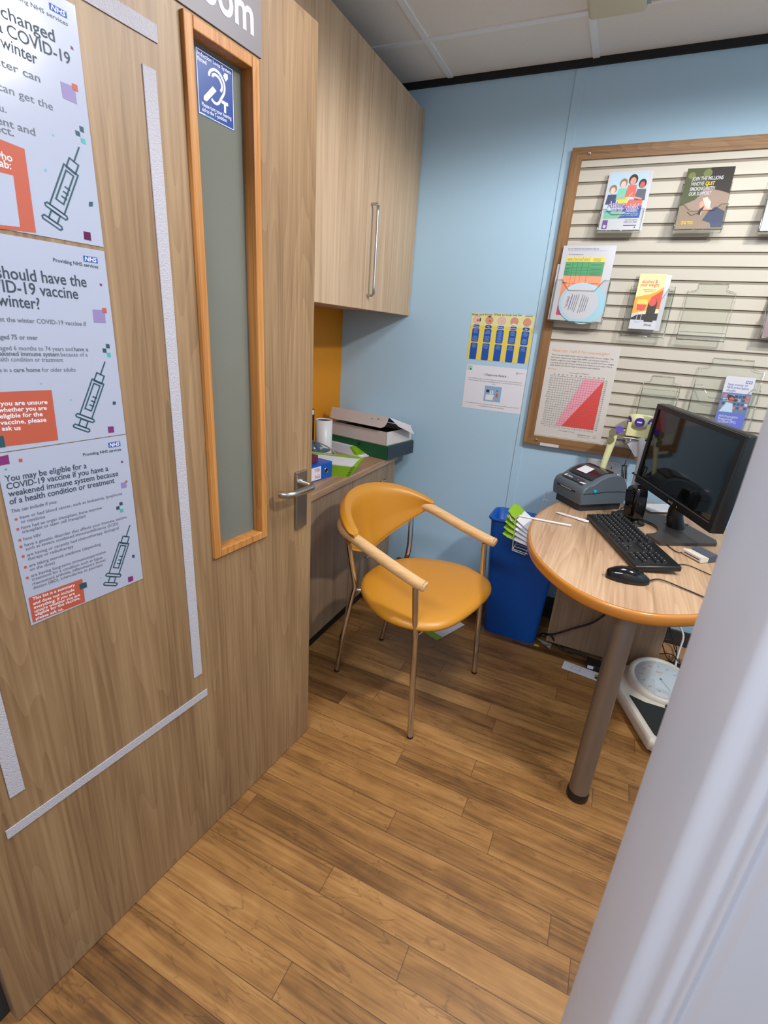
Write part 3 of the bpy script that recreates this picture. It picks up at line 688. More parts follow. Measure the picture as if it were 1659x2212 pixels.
# ---- BMI chart on the board
SLY = YB - .0168
def B3(cx, cy): return bpx(1150 + cx / 8.295, 730 + cy / 8.295, SLY)
mb = MB(wallF(SLY))
q4 = [B3(318, 62), B3(1590, 190), B3(1215, 1885), B3(35, 1725)]
gx0, gx1 = B3(175, 900)[0], B3(1400, 1000)[0]
gx0 = (q4[0][0] + q4[3][0]) / 2; gx1 = (q4[1][0] + q4[2][0]) / 2; gz1 = (q4[0][1] + q4[1][1]) / 2; gz0 = (q4[2][1] + q4[3][1]) / 2
CHW = mat('chart_paper', (208, 203, 198), .5)
mb.b2((gx0, gz0, .0004), (gx1, gz1, .0009), CHW)
GWd, GHt = gx1 - gx0, gz1 - gz0
def g(a, b): return (gx0 + GWd * a, gz1 - GHt * b)
TAN = mat('print_tan', (224, 152, 92), .5)
mb.text("How can I tell if I'm overweight?", g(.06, .088), .0165, TAN, .0013, q=g(.86, .088))
for i, (s_, e) in enumerate((('There are two really simple ways to keep a track of your weight. The', .93), ("first one is called body mass index (BMI) and indicates if you're a", .885), ('healthy weight for your height. The other way to find out if your weight', .95), ('is putting you at risk of heart disease is to measure your waist. This is', .935), ('really simple and all you need is a standard tape measure.', .78))):
    mb.text(s_, g(.055, .128 + .0265 * i), .0088, INK, .0013, q=g(e, .128 + .0265 * i))
mb.text('BMI Chart', g(.04, .275), .0085, TAN, .0013); mb.text('Your weight in kilograms', g(.36, .30), .0075, INKG, .0013, q=g(.64, .295)); mb.text('Your weight in stones', g(.36, .925), .0075, INKG, .0013, q=g(.60, .925))
ca, cb, ct, cbm = .13, .865, .338, .868
PINK = mat('print_pink', (236, 160, 176), .5); RED = mat('print_red', (222, 72, 66), .5)
mb.poly([g(.585, ct), g(.865, ct), g(.865, ct + .004), g(.39, cbm), g(.29, cbm)], PINK, .0013)
mb.poly([g(.865, ct + .004), g(cb, cbm), g(.39, cbm)], RED, .0015)
for k in range(22):
    zz = ct + (cbm - ct) * k / 21; mb.rect(*g(ca, zz + .0008), *g(cb, zz - .0008), INKG, .0017)
for k in range(21):
    xx = ca + (cb - ca) * k / 20; mb.rect(*g(xx - .0009, cbm), *g(xx + .0009, ct), INKG, .0017)
for i, s_ in enumerate(("6'7 6'6 6'5 6'4 6'3 6'2 6'1 6'0 5'11 5'10 5'9 5'8 5'7 5'6 5'5 5'4 5'3 5'2 5'1 5'0 4'11 4'10").split()):
    mb.text(s_, g(.118, ct + (cbm - ct) * i / 21 + .006), .0082, INK, .0013, align='R')
for i in range(26): mb.text('%.2f' % (1.98 - .02 * i), g(.878, ct + .012 + (cbm - ct) * i / 25.5 + .004), .0074, INK, .0013)
for i, s_ in enumerate('40 50 60 70 80 90 100 110 120 130 140 150'.split()): mb.text(s_, g(.145 + .064 * i, .327), .0078, INK, .0013, align='C')
for i in range(20): mb.text(str(6 + i), g(.14 + .0375 * i, .895), .0078, INK, .0013, align='C')
mb.text('Lloyds', g(.655, .945), .0085, INK, .0013, q=g(.74, .945), bold=.012); mb.text('Pharmacy', g(.745, .945), .0085, INKG, .0013, q=g(.84, .945)); mb.text('healthcare for all', g(.66, .965), .005, INKG, .0013, q=g(.82, .965))
mb.disc(*g(.905, .945), .0062, INKG, .0013); mb.disc(*g(.905, .945), .0052, CHW, .0015)
tag(mb.done('chart_poster'), 'white weight chart with a red and pink triangle on the slat board', 'poster')

# ---- leaflet holders and leaflets
def lean(pxl, pyl, yb, yt, h):
    """frame on a leaflet leaning back: origin bottom left, x right, y up the leaflet"""
    p = ony(pxl, pyl, yb); up = Vector((0, yt - yb, h)); return frame(p, (1, 0, 0), up)
def holder(F, w_, h, d, label, pocket=.42, tab=None, notch=True, hang=False):
    up_ = F.col[1].xyz; yt_ = (F.translation + up_ * h).y; nz_ = abs(F.col[2].xyz.y)
    d = min(d, max(.004, (YB - .019 - yt_) / max(nz_, .5) - .002))
    t = thing('leaflet_holder', label, 'leaflet holder', F.translation, 'clear leaflet holders on the slat board')
    e = .0013
    m = MB(F)
    top = [(-.004, -.004), (w_ + .004, -.004), (w_ + .004, h), (-.004, h)]
    if tab: top = [(-.004, -.004), (w_ + .004, -.004), (w_ + .004, h * .86), (w_ * .86, h * .875), (w_ * .82, h * .90), (w_ * .82, h), (w_ * .18, h), (w_ * .18, h * .90), (w_ * .14, h * .875), (-.004, h * .86)]
    m.prism(top, -d - .002, -d, ACR); P = [(x, y, -d) for x, y in top]
    m.tube(P + [P[0]], e, ACRE, n=6); m.done('back_plate', t)
    m = MB(F); hp_ = h * pocket
    fr = [(-.004, -.004), (w_ + .004, -.004), (w_ + .004, hp_), (w_ * .9, hp_), (w_ * .76, hp_ * .74), (w_ * .26, hp_ * .74), (w_ * .1, hp_), (-.004, hp_)] if notch else [(-.004, -.004), (w_ + .004, -.004), (w_ + .004, hp_), (-.004, hp_)]
    m.prism(fr, .003, .005, ACR); P = [(x, y, .005) for x, y in fr]; m.tube(P + [P[0]], e, ACRE, n=6); m.done('front_pocket', t)
    m = MB(F).b2((-.004, -.006, -d), (w_ + .004, -.004, .005), ACR)
    for x in (-.005, w_ + .005): m.b2((x - .001, -.006, -d), (x + .001, hp_, .005), ACR)
    m.tube([(-.004, -.005, -d), (-.004, -.005, .005), (w_ + .004, -.005, .005), (w_ + .004, -.005, -d)], e, ACRE, n=6)
    m.done('tray_base', t)
    return t
def blank(F, x, y, w_, h, th, m_, z=0): return MB(F).b2((x, y, z - th), (x + w_, y + h, z), m_)
PURP = mat('print_purple', (104, 62, 140), .45); WOODP = mat('print_tan_brown', (150, 128, 112), .5); OLIVE = mat('print_olive', (70, 78, 42), .5); DKBR = mat('print_dark_brown', (38, 32, 30), .5)
JADE = mat('print_jade', (120, 190, 165), .5); NAVY = mat('print_navy', (58, 66, 100), .5); HAIR = mat('print_hair', (58, 36, 30), .5); FAIR = mat('print_fair_hair', (150, 110, 76), .5); CORAL = mat('print_coral', (214, 100, 86), .5); PBLUE = mat('print_pale_blue', (176, 204, 224), .5); GOLD = mat('print_gold', (240, 196, 30), .5)
GLOSSP = mat('glossy_leaflet_paper', (200, 200, 208), .25)
# asthma leaflet (A5)
AF = lean(1292, 497, YB - .075, YB - .038, .207); AW, AH = .146, .209
holder(AF, AW, AH * .98, .034, 'clear holder with the asthma leaflet, top left of the slat board', .36)
tag(blank(AF, .010, .001, AW, AH, .002, GLOSSP, -.010).done('leaflet'), 'plain white leaflet edge behind the asthma leaflet', 'leaflet')
mb = blank(AF, 0, 0, AW, AH, .006, GLOSSP)
def al(a, b): return (AW * a, AH * (1 - b))
mb.rect(*al(.06, .79), *al(.95, .035), PBLUE, .0004)
mb.poly([al(.06, .80), al(.95, .80), al(.95, .58), al(.06, .68)], BLU, .0006); mb.poly([al(.06, .80), al(.42, .80), al(.60, .69), al(.06, .69)], JADE, .0008)
mb.poly([al(.5, .64), al(.93, .6), al(.95, .5), al(.62, .48)], CORAL, .0008); mb.poly([al(.33, .54), al(.55, .54), al(.6, .43), al(.38, .42)], GOLD, .0009); mb.rect(*al(.35, .62), *al(.52, .54), PURP, .0009)
for (hx, hy, rr, hm, sm, tm, ty) in ((.17, .30, .085, FAIR, SKIN2, NAVY, .56), (.40, .20, .085, FAIR, SKIN2, JADE, .48), (.62, .15, .10, HAIR, SKIN, CORAL, .44), (.86, .22, .085, HAIR, SKIN3, INKG, .50)):
    mb.poly([al(hx - .13, ty), al(hx + .13, ty), al(hx + .11, hy + .09), al(hx - .10, hy + .09)], tm, .0010)
    mb.disc(*al(hx, hy), AW * rr * 1.08, hm, .0012, ry=AW * rr * 1.3); mb.disc(*al(hx, hy + .025), AW * rr * .72, sm, .0014, ry=AW * rr * .95)
mb.stroke([al(.55, .47), al(.66, .37)], .002, SKIN2, .0016); mb.stroke([al(.35, .46), al(.5, .42)], .005, SKIN, .0016); mb.stroke([al(.72, .45), al(.9, .48)], .006, SKIN, .0016)
for s_, p_, q_, sz in (('Asthma', (.115, .62), (.56, .62), .033), ('and my', (.22, .69), (.53, .69), .022), ('child', (.58, .685), (.89, .685), .036)):
    mb.text(s_, al(*p_), sz, GLOSSP, .0018, q=al(*q_), bold=.055, shear=.1); mb.text(s_, al(*p_), sz, PURP, .0021, q=al(*q_), bold=.0, shear=.1)
mb.text('use this handy guide to', al(.40, .735), .0105, GLOSSP, .0012, q=al(.90, .735)); mb.text('help your child stay well', al(.40, .765), .0105, GLOSSP, .0012, q=al(.90, .765))
mb.rect(*al(.07, .985), *al(.20, .83), PURP, .0004); mb.disc(*al(.135, .94), .006, GLOSSP, .0006)
mb.text('Any asthma questions?', al(.62, .84), .0075, INKG, .0005, q=al(.92, .84)); mb.text('0300 222 5800', al(.60, .885), .0105, PURP, .0005, q=al(.92, .885)); mb.rect(*al(.60, .935), *al(.92, .918), PURP, .0005); mb.rect(*al(.87, .97), *al(.905, .95), INK, .0005)
tag(mb.done('leaflet'), 'asthma leaflet showing four children at a table', 'leaflet')
# stop smoking leaflet
JF = lean(1456.5, 495, YB - .080, YB - .034, .207); JW, JH = .150, .210
holder(JF, JW, JH * .8, .040, 'clear holder with the dark stop smoking leaflet, top row of the board', .50)
mb = blank(JF, 0, 0, JW, JH, .014, GLOSSP)
def jl(a, b): return (JW * a, JH * (1 - b))
mb.rect(0, 0, JW, JH, WOODP, .0004); mb.poly([jl(0, 0), jl(.62, 0), jl(.42, .42), jl(.3, .52), jl(0, .62)], OLIVE, .0006); mb.poly([jl(.5, 0), jl(1, 0), jl(1, .43), jl(.8, .38), jl(.52, .34)], DKBR, .0008)
mb.disc(*jl(.12, .12), .012, mat('print_leaf_green', (110, 116, 66), .5), .0009); mb.disc(*jl(.45, .09), .014, mat('print_leaf_green', (110, 116, 66), .5), .0009)
mb.poly([jl(.56, .86), jl(.66, .70), jl(.78, .64), jl(1, .72), jl(1, .98), jl(.78, .98), jl(.74, .90)], NAVY, .0010)
mb.poly([jl(.62, .72), jl(.54, .74), jl(.44, .66), jl(.42, .56), jl(.50, .53), jl(.62, .60), jl(.72, .68)], SKIN, .0012); mb.poly([jl(.46, .50), jl(.56, .48), jl(.66, .56), jl(.66, .68), jl(.58, .66)], SKIN2, .0014)
mb.poly([jl(.46, .67), jl(.42, .76), jl(.50, .77), jl(.54, .62)], DKBR, .0015); mb.stroke([jl(.50, .70), jl(.50, .77)], .003, GLOSSP, .0017)
mb.stroke([jl(.20, .72), jl(.30, .78), jl(.42, .74)], .002, DKBR, .0012)
for s_, p_, q_ in (('JOIN THE MILLIONS', (.14, .205), (.80, .20)), ("WHO'VE", (.14, .29), (.42, .287)), ('SMOKING WITH', (.14, .372), (.67, .366)), ('OUR SUPPORT', (.14, .452), (.62, .446))):
    mb.text(s_, jl(*p_), .0175, GLOSSP, .0018, q=jl(*q_), bold=.02, shear=.08)
mb.text('QUIT', jl(.45, .287), .0175, GOLD, .0018, q=jl(.65, .285), bold=.02, shear=.15)
mb.text('ONE YOU', jl(.11, .925), .0145, GOLD, .0018, q=jl(.37, .925), bold=.03); mb.stroke([jl(.11, .875), jl(.36, .875)], .0014, GOLD, .0018)
tag(mb.done('leaflet'), 'dark stop smoking leaflet with white capital lettering', 'leaflet')
# blood pressure sheet (A4) with blue dial cards
BF = lean(1188, 690, YB - .075, YB - .036, .297); BWd, BH = .205, .292
holder(BF, BWd, .16, .036, 'clear holder with the blood pressure sheet at the left of the board', 1.0)
tag(blank(BF, -.012, .002, BWd - .02, BH * .76, .0015, PAPER, -.012).done('leaflet'), 'white sheet sticking out behind the blood pressure sheet', 'sheet')
mb = blank(BF, 0, 0, BWd, BH, .004, GLOSSP)
def bl_(a, b): return (BWd * a, BH * (1 - b))
GRN = mat('print_table_green', (76, 156, 104), .5); SALM = mat('print_salmon', (240, 150, 112), .5)
mb.text('BLOOD PRESSURE MEASUREMENT SERVICE', bl_(.10, .052), .0068, INK, .0004, q=bl_(.68, .052)); mb.stroke([bl_(.1, .068), bl_(.84, .068)], .0007, INKG, .0004); mb.text('BP recording/management guide', bl_(.13, .122), .006, INK, .0004, q=bl_(.41, .122))
mb.rect(*bl_(.10, .215), *bl_(.84, .145), YEL, .0004); mb.rect(*bl_(.10, .395), *bl_(.84, .215), GRN, .0004); mb.rect(*bl_(.10, .80), *bl_(.84, .395), SALM, .0004); mb.rect(*bl_(.10, .93), *bl_(.84, .80), mat('print_crimson', (196, 62, 96), .5), .0004)
for xx in (.245, .335, .425, .545): mb.rect(*bl_(xx - .002, .8), *bl_(xx + .002, .145), INK, .0007)
for zz in (.215, .29, .325, .36, .395, .5, .8): mb.rect(*bl_(.10, zz + .0012), *bl_(.84, zz - .0012), INK, .0007)
for zz in (.25, .305, .343, .378, .49): mb.rect(*bl_(.11, zz + .004), *bl_(.20, zz - .002), INK, .0007); mb.rect(*bl_(.60, zz + .003), *bl_(.80, zz - .001), INK, .0007)
for xx, wv in ((.17, .05), (.29, .03), (.38, .03), (.485, .045), (.69, .07)):
    for zz in (.17, .185, .20): mb.rect(*bl_(xx - wv, zz + .0025), *bl_(xx + wv, zz - .0015), INK, .0007)
tag(mb.done('leaflet'), 'blood pressure sheet with a yellow, green and orange table', 'sheet')
DIALB = mat('dial_card_blue', (168, 208, 226), .4)
for k, (ox, oy, zz) in enumerate(((.128, .066, .0016), (.106, .072, .0028))):
    mb = MB(BF); mb.prism([(ox + .083 * math.cos(2 * PI * i / 48), oy + .078 * math.sin(2 * PI * i / 48)) for i in range(48)], zz - .0008, zz, DIALB)
    if k == 1:
        mb.disc(ox, oy, .073, GLOSSP, zz + .0003, ry=.068, n=40)
        T2 = frame((ox, oy, 0), (.12, 1, 0), (-1, .12, 0))
        for i, hh in enumerate((-.045, -.035, -.026, -.018, -.010, .006, .014, .022, .030)):
            ln = .045 - abs(hh) * .5
            mb.add([T2 @ Vector((a, -hh + b, zz + .0005)) for a, b in ((-ln, 0), (ln * .8, 0), (ln * .8, .0022), (-ln, .0022))], [(0, 1, 2, 3)], INKG)
        mb.F = BF @ T2; mb.text('Your blood', (-.032, .048), .0105, INKG, zz + .0005); mb.text('pressure wheel', (-.036, .034), .0105, INKG, zz + .0005)
    tag(mb.done('dial_card'), ('pale blue round card tucked behind the printed blood pressure wheel', 'round blood pressure wheel with printed lines in the left holder')[k], 'dial card')
# alcohol leaflets (DL)
LF = lean(1357, 709.5, YB - .062, YB - .036, .207); LW, LH = .096, .209
holder(frame(LF @ Vector((-.018, -.022, -.008)), (1, 0, 0), LF.col[1].xyz), .150, .205, .018, 'clear holder with the alcohol leaflets in the middle of the board', .90, tab=True)
tag(blank(LF, .018, -.002, LW, LH, .004, GLOSSP, -.006).done('leaflet'), 'pale leaflet edge behind the alcohol leaflet', 'leaflet')
mb = blank(LF, 0, 0, LW, LH, .004, GLOSSP)
def ll(a, b): return (LW * a, LH * (1 - b))
mb.rect(0, LH * .28, LW, LH, YELP, .0003); mb.poly([ll(0, .42), ll(.55, .36), ll(.8, .30), ll(1, .22), ll(1, .6), ll(0, .72)], mat('print_amber', (226, 160, 40), .5), .0005); mb.poly([ll(.6, .42), ll(1, .28), ll(1, .62), ll(.66, .62)], mat('print_flame', (206, 74, 34), .5), .0007)
mb.poly([ll(0, .80), ll(.2, .74), ll(1, .70), ll(1, .83), ll(0, .83)], DKBR, .0009)
mb.poly([ll(.52, .86), ll(.55, .52), ll(.63, .43), ll(.80, .43), ll(.88, .52), ll(.86, .86)], DKBR, .0011); mb.disc(*ll(.70, .50), .013, RED, .0013, ry=.016)
mb.rrect(*ll(.10, .62), *ll(.52, .46), .010, mat('print_straw', (228, 200, 92), .5), .0013); mb.poly([ll(.11, .55), ll(.51, .55), ll(.44, .66), ll(.18, .66)], RED, .0015)
mb.stroke([ll(.24, .66), ll(.22, .84)], .002, GLOSSP, .0016); mb.stroke([ll(.40, .66), ll(.38, .84)], .002, GLOSSP, .0016); mb.disc(*ll(.3, .86), .012, PBLUE, .0016, ry=.003)
mb.text('alcohol &', ll(.14, .165), .0185, RED, .0012, q=ll(.72, .165)); mb.text('your weight', ll(.10, .225), .0185, RED, .0012, q=ll(.80, .225)); mb.text('understanding the', ll(.22, .29), .006, CORAL, .0012, q=ll(.72, .29)); mb.text('tipping point', ll(.30, .32), .006, CORAL, .0012, q=ll(.66, .32))
mb.text('Slimming', ll(.56, .93), .011, INK, .0018, q=ll(.84, .93), shear=.3)
tag(mb.done('leaflet'), 'alcohol and your weight leaflet with glasses and a bottle', 'leaflet')
# empty holders
HF = lean(1464, 730, YB - .050, YB - .026, .2); holder(HF, .155, .205, .020, 'empty clear holder right of the alcohol leaflets', .12, tab=True, notch=False)
HF = lean(1372, 915, YB - .060, YB - .030, .2); holder(HF, .130, .205, .030, 'empty clear holder with keyhole slots behind the sticker roll', .72, tab=True, notch=False)
HF = lean(1478, 925, YB - .066, YB - .032, .28); holder(HF, .215, .285, .034, 'wide clear holder behind the monitor holding the prescription leaflet', .62, tab=True)
# prescription leaflet
NF = lean(1538.5, 926, YB - .068, YB - .040, .207); NW_, NH_ = .098, .209
mb = blank(NF, 0, 0, NW_, NH_, .005, GLOSSP)
def nl(a, b): return (NW_ * a, NH_ * (1 - b))
mb.rect(0, 0, NW_, NH_ * .34, mat('print_violet_blue', (92, 104, 196), .5), .0004); mb.rect(0, NH_ * .32, NW_, NH_ * .70, mat('print_shelf_blue', (96, 116, 160), .5), .0005)
for i in range(4):
    for k in range(7):
        a = .08 + k * .13; b = .34 + i * .07; mb.rect(*nl(a, b + .045), *nl(a + .10, b), random.choice((GLOSSP, CORAL, PBLUE, NAVY, INK)), .0007)
mb.disc(*nl(.36, .40), .012, HAIR, .0010); mb.disc(*nl(.38, .425), .009, SKIN3, .0012); mb.poly([nl(.05, .66), nl(.52, .66), nl(.46, .50), nl(.24, .48)], PBLUE, .0010)
nhs_logo(mb, *nl(.70, .115), *nl(.92, .065), z=.0004)
for s_, b, e in (('Save money on', .17, .80), ('NHS prescription', .225, .86), ('charges', .28, .44)): mb.text(s_, nl(.12, b), .0135, NHSB, .0004, q=nl(e, b), shear=.0)
for s_, b, e in (('NHS Prescription', .76, .76), ('Prepayment', .81, .60), ('Certificate (PPC)', .86, .74)): mb.text(s_, nl(.10, b), .0125, GLOSSP, .0007, q=nl(e, b), bold=.012)
tag(mb.done('leaflet'), 'blue and white prescription charges leaflet above the monitor', 'leaflet')
# leaflets cut off by the right picture edge
EF = lean(1641, 499, YB - .075, YB - .034, .207)
holder(EF, .146, .205, .036, 'clear holder with a white leaflet at the right picture edge, top row', .5)
mb = blank(EF, 0, 0, .146, .150, .008, GLOSSP); mb.rect(.02, .02, .13, .06, PURP, .0004); tag(mb.done('leaflet'), 'white leaflet cut off by the right picture edge in the top row', 'leaflet')
EF = lean(1645, 727, YB - .072, YB - .032, .207)
holder(EF, .146, .160, .036, 'clear holder at the right picture edge, middle row', .5)
mb = blank(EF, 0, 0, .146, .175, .008, GLOSSP); mb.rect(.0, .0, .146, .15, mat('print_mauve', (140, 112, 122), .5), .0004); mb.disc(.05, .09, .03, SKIN, .0006); tag(mb.done('leaflet'), 'mauve leaflet cut off by the right picture edge in the middle row', 'leaflet')

# ================================================================== CEILING FITTING
FXC = mat('aged_cream_plastic', (206, 200, 172), .45); FXD = mat('prismatic_diffuser', (196, 186, 148), .3, bump=.4, bscale=300)
t = thing('ceiling_light', 'cream ceiling light fitting at the top edge of the picture', 'ceiling light', (.2, 1.83, ZC))
MB().box((-.232, 1.838, ZC - .033), (.168, .42, .064), FXC, bev=.014, seg=4).done('end_cap', t)
MB().b2((-.150, 1.645, ZC - .058), (-.138, 2.018, ZC - .002), STEEL).done('joint_strip', t)
MB().b2((-.138, 1.64, ZC - .056), (.62, 2.02, ZC - .001), FXD).done('diffuser', t, bevel=.006)

# ================================================================== DESK
DZ = .72
outl = [(-.03, 2.40), (-.075, 2.28), (-.145, 2.08), (-.180, 1.93), (-.188, 1.80), (-.175, 1.67), (-.140, 1.54), (-.080, 1.43), (.0, 1.34), (.09, 1.294), (.185, 1.290), (.28, 1.332), (.37, 1.41), (.44, 1.53), (.485, 1.68), (.505, 1.86), (.51, 2.05), (.51, 2.40)]
def smooth(pts, sub=6):
    P = [Vector((p[0], p[1], 0)) for p in pts]; Q = []
    for i in range(len(P) - 1):
        p0, p1, p2, p3 = P[max(i - 1, 0)], P[i], P[i + 1], P[min(i + 2, len(P) - 1)]
        for k in range(sub):
            t_ = k / sub; Q.append(.5 * ((2 * p1) + (p2 - p0) * t_ + (2 * p0 - 5 * p1 + 4 * p2 - p3) * t_ * t_ + (3 * p1 - p0 - 3 * p2 + p3) * t_ ** 3))
    return [(q.x, q.y) for q in Q + [P[-1]]]
so = smooth(outl)
desk = thing('desk', 'round ended wood desk with orange edging on a thick silver leg', 'desk', (.16, 1.85, 0))
def inset(pts, d):
    out = []
    for i, p in enumerate(pts):
        a = Vector(pts[max(i - 1, 0)]); b = Vector(pts[min(i + 1, len(pts) - 1)]); t_ = (b - a).normalized(); n_ = Vector((-t_.y, t_.x)); 
        out.append((p[0] + n_.x * d, p[1] + n_.y * d))
    return out
si = inset(so, .010)
MB().prism(si, DZ - .034, DZ, DESKW).done('desk_top', desk)
m = MB(); rings = []
for (p, q) in zip(so, si):
    d = Vector((q[0] - p[0], q[1] - p[1])); pr = []
    for (a, z) in ((1.0, -.0002), (.55, -.0002), (.22, -.003), (.05, -.009), (0, -.018), (.05, -.027), (.3, -.033), (1.0, -.034)):
        pr.append((p[0] + d.x * a, p[1] + d.y * a, DZ + z))
    rings.append(pr)
m.loft(rings, EDGE, True, True, True); m.done('edge_band', desk)
lc = onz(1246, 1718, 0); lx, ly = lc.x, lc.y
m = MB().cyl((lx, ly, .03), (lx, ly, DZ - .034), .0305, ALU, n=32); m.done('leg', desk)
MB().lathe([(.031, 0), (.0335, .002), (.0335, .022), (.031, .03)], BLACK, n=32, c=(lx, ly, 0)).done('foot', desk)
MB().b2((-.055, 2.135, .035), (.405, 2.153, DZ - .035), SHADEW).done('modesty_panel', desk, bevel=.001)  # shade under the desk is in the darker veneer colour

# ---- on the desk
# label printer
pc = Vector((-.032, 2.051, DZ)); pa = Vector((-.092, .102, 0)).normalized(); pb = Vector((.74, .67, 0))
pb = (pb - pa * pb.dot(pa)).normalized(); PF = frame(pc, -pb, pa) if False else Matrix(((pa.x, pb.x, 0, pc.x), (pa.y, pb.y, 0, pc.y), (0, 0, 1, pc.z), (0, 0, 0, 1)))
# local: x from front-right corner towards front-left, y to the back, z up
pt = thing('label_printer', 'dark grey label printer with a green side button on the desk', 'printer', pc)
PWd, PD = .172, .205
m = MB(PF); m.prism([(.012, 0), (PWd - .012, 0), (PWd - .004, .01), (PWd - .004, PD), (.004, PD), (.004, .01)], .0, .034, PRDARK); m.done('base', pt, bevel=.003)
side = [(-.008, .030), (-.012, .050), (-.014, .078), (-.008, .098), (.006, .108), (.030, .114), (.060, .136), (.100, .152), (.140, .156), (.172, .146), (.200, .120), (.214, .085), (.214, .050), (.206, .030)]
m = MB(PF)
def ringx(x, s=1.0, dz=0):
    cy, cz = .1, .08
    return [(x, cy + (p[0] - cy) * s, cz + (p[1] - cz) * s + dz) for p in side]
m.loft([ringx(-.012, .93), ringx(-.012 + .004, .975), ringx(.0, 1.0), ringx(PWd, 1.0), ringx(PWd + .008, .975), ringx(PWd + .012, .93)], PRGREY, True, True)
body = m.done('body', pt)
body.data.set_sharp_from_angle(angle=math.radians(38))
MB(PF).tube([(-.0125, p[0], p[1]) for p in ((-.008, .078), (.05, .080), (.10, .085), (.17, .084), (.205, .08))], .0012, BLACKM, n=6).done('seam', pt)
m = MB(PF)
wins = [(.040, .1255), (.060, .1385), (.100, .1545), (.140, .1585), (.170, .149)]
m.loft([[(x, p[0], p[1] + .002) for p in wins] for x in (.012, .05, .12, PWd - .012)], mat('smoked_window', (26, 22, 30), .15), True, False, False)
m.done('lid_window', pt, recalc=True)
m = MB(PF); m.add([(.070, .055, .140), (.135, .055, .140), (.135, .098, .157), (.075, .098, .157)], [(0, 1, 2, 3)], PAPER); m.done('paper_label', pt)
FPL = frame(PF @ Vector((.158, .0035, .1105)), -pa, (pb + UP * .45)); m = MB(FPL)
m.rect(.004, .0, .13, .024, PRDARK, .0015); m.text('Zebra', (.028, .008), .014, PAPER, .002, bold=.01); m.poly([(.012, .006), (.022, .006), (.024, .019), (.016, .020), (.011, .014)], PAPER, .002); m.disc(.098, .012, .003, TEAL, .002); m.done('name_plate', pt)
m = MB(PF); m.b2((.012, -.0005, .1135), (.036, .014, .1155), PAPER); m.done('blank_tag', pt)
m = MB(PF); m.b2((.030, -.0155, .073), (.150, -.008, .0775), BLACKM); m.b2((.055, -.0165, .075), (.125, -.012, .0765), IVORY); m.done('label_slot', pt)
MB().lathe([(.0085, 0), (.0085, .003), (.006, .0055), (.0, .0065)], mat('green_button', (20, 150, 170), .25), n=20, T=PF @ frame((-.0125, .045, .088), (0, 1, 0), (0, 0, 1)) @ Matrix.Rotation(PI, 4, 'X')).done('button', pt)

# keyboard
kx = Vector((.361, -.932, 0)).normalized(); ky = Vector((.932, .361, 0)).normalized()
kc = Vector((.0005, 1.977, 0))
KF = Matrix(((kx.x, ky.x, 0, kc.x), (kx.y, ky.y, 0, kc.y), (0, 0, 1, DZ), (0, 0, 0, 1)))
kt = thing('keyboard', 'black desktop keyboard in front of the monitor', 'keyboard', KF @ Vector((.23, .07, 0)))
KL, KD = .458, .138
tilt = Matrix.Rotation(math.radians(5), 4, 'X')
m = MB(KF @ tilt); m.box((KL / 2, KD / 2, .011), (KL, KD, .018), BLACK, bev=.004); m.done('case', kt)
KEYM = mat('key_black', (26, 26, 28), .4); LEG = mat('key_legend', (190, 190, 190), .6)
cache = {}
def key(x, y, wk, hk=.0155):
    tM = KF @ tilt @ Matrix.Translation((x, y, .0195))
    kk = (round(wk, 4), round(hk, 4))
    if kk not in cache:
        mb = MB(); a, b = wk / 2, hk / 2
        mb.loft([[(-a, -b, 0), (a, -b, 0), (a, b, 0), (-a, b, 0)], [(-a + .002, -b + .0025, .006), (a - .002, -b + .0025, .006), (a - .002, b - .001, .006), (-a + .002, b - .001, .006)]], KEYM, False)
        mb.rect(-a + .004, b - .0055, -a + .0065, b - .003, LEG, .0063)
        o = mb.done('key', None); cache[kk] = o
    else:
        o = cache[kk].copy(); COL.objects.link(o)
    # copies share one mesh; each key is set at its own place on the case
    o.parent = kt; o.matrix_parent_inverse = Matrix.Translation(kt.location).inverted(); o.matrix_basis = tM
nk = 0
u_ = .019
for rI, (y, xs) in enumerate(((.020, [(.012 + u_ * .6 * 2 / 2, u_ * 1.2), (.045, u_ * 1.2), (.069, u_ * 1.2), (.140, u_ * 5.4), (.215, u_ * 1.2), (.239, u_ * 1.2), (.270, u_ * 1.2)]),
                               (.039, [(.022, u_ * 1.3)] + [(.046 + u_ * i, u_) for i in range(10)] + [(.258, u_ * 2.3)]),
                               (.058, [(.026, u_ * 1.7)] + [(.054 + u_ * i, u_) for i in range(11)] + [(.268, u_ * 1.2)]),
                               (.077, [(.024, u_ * 1.4)] + [(.048 + u_ * i, u_) for i in range(12)]),
                               (.096, [(.016 + u_ * i, u_) for i in range(13)] + [(.269, u_ * 1.6)]),
                               (.121, [(.016, u_)] + [(.052 + .0195 * i, u_ * .95) for i in range(12)]))):
    for x, wk in xs: key(x, y, wk - .0025); nk += 1
for i in range(3):
    for y in (.096, .077): key(.300 + u_ * i, y, u_ - .0025); nk += 1
for i in range(3): key(.300 + u_ * i, .020, u_ - .0025); nk += 1
key(.319, .039, u_ - .0025); nk += 1
for i in range(4):
    for y in (.020, .039, .058, .077, .096): 
        if i == 3 and y in (.020, .058): continue
        key(.372 + u_ * i, y, u_ - .0025); nk += 1

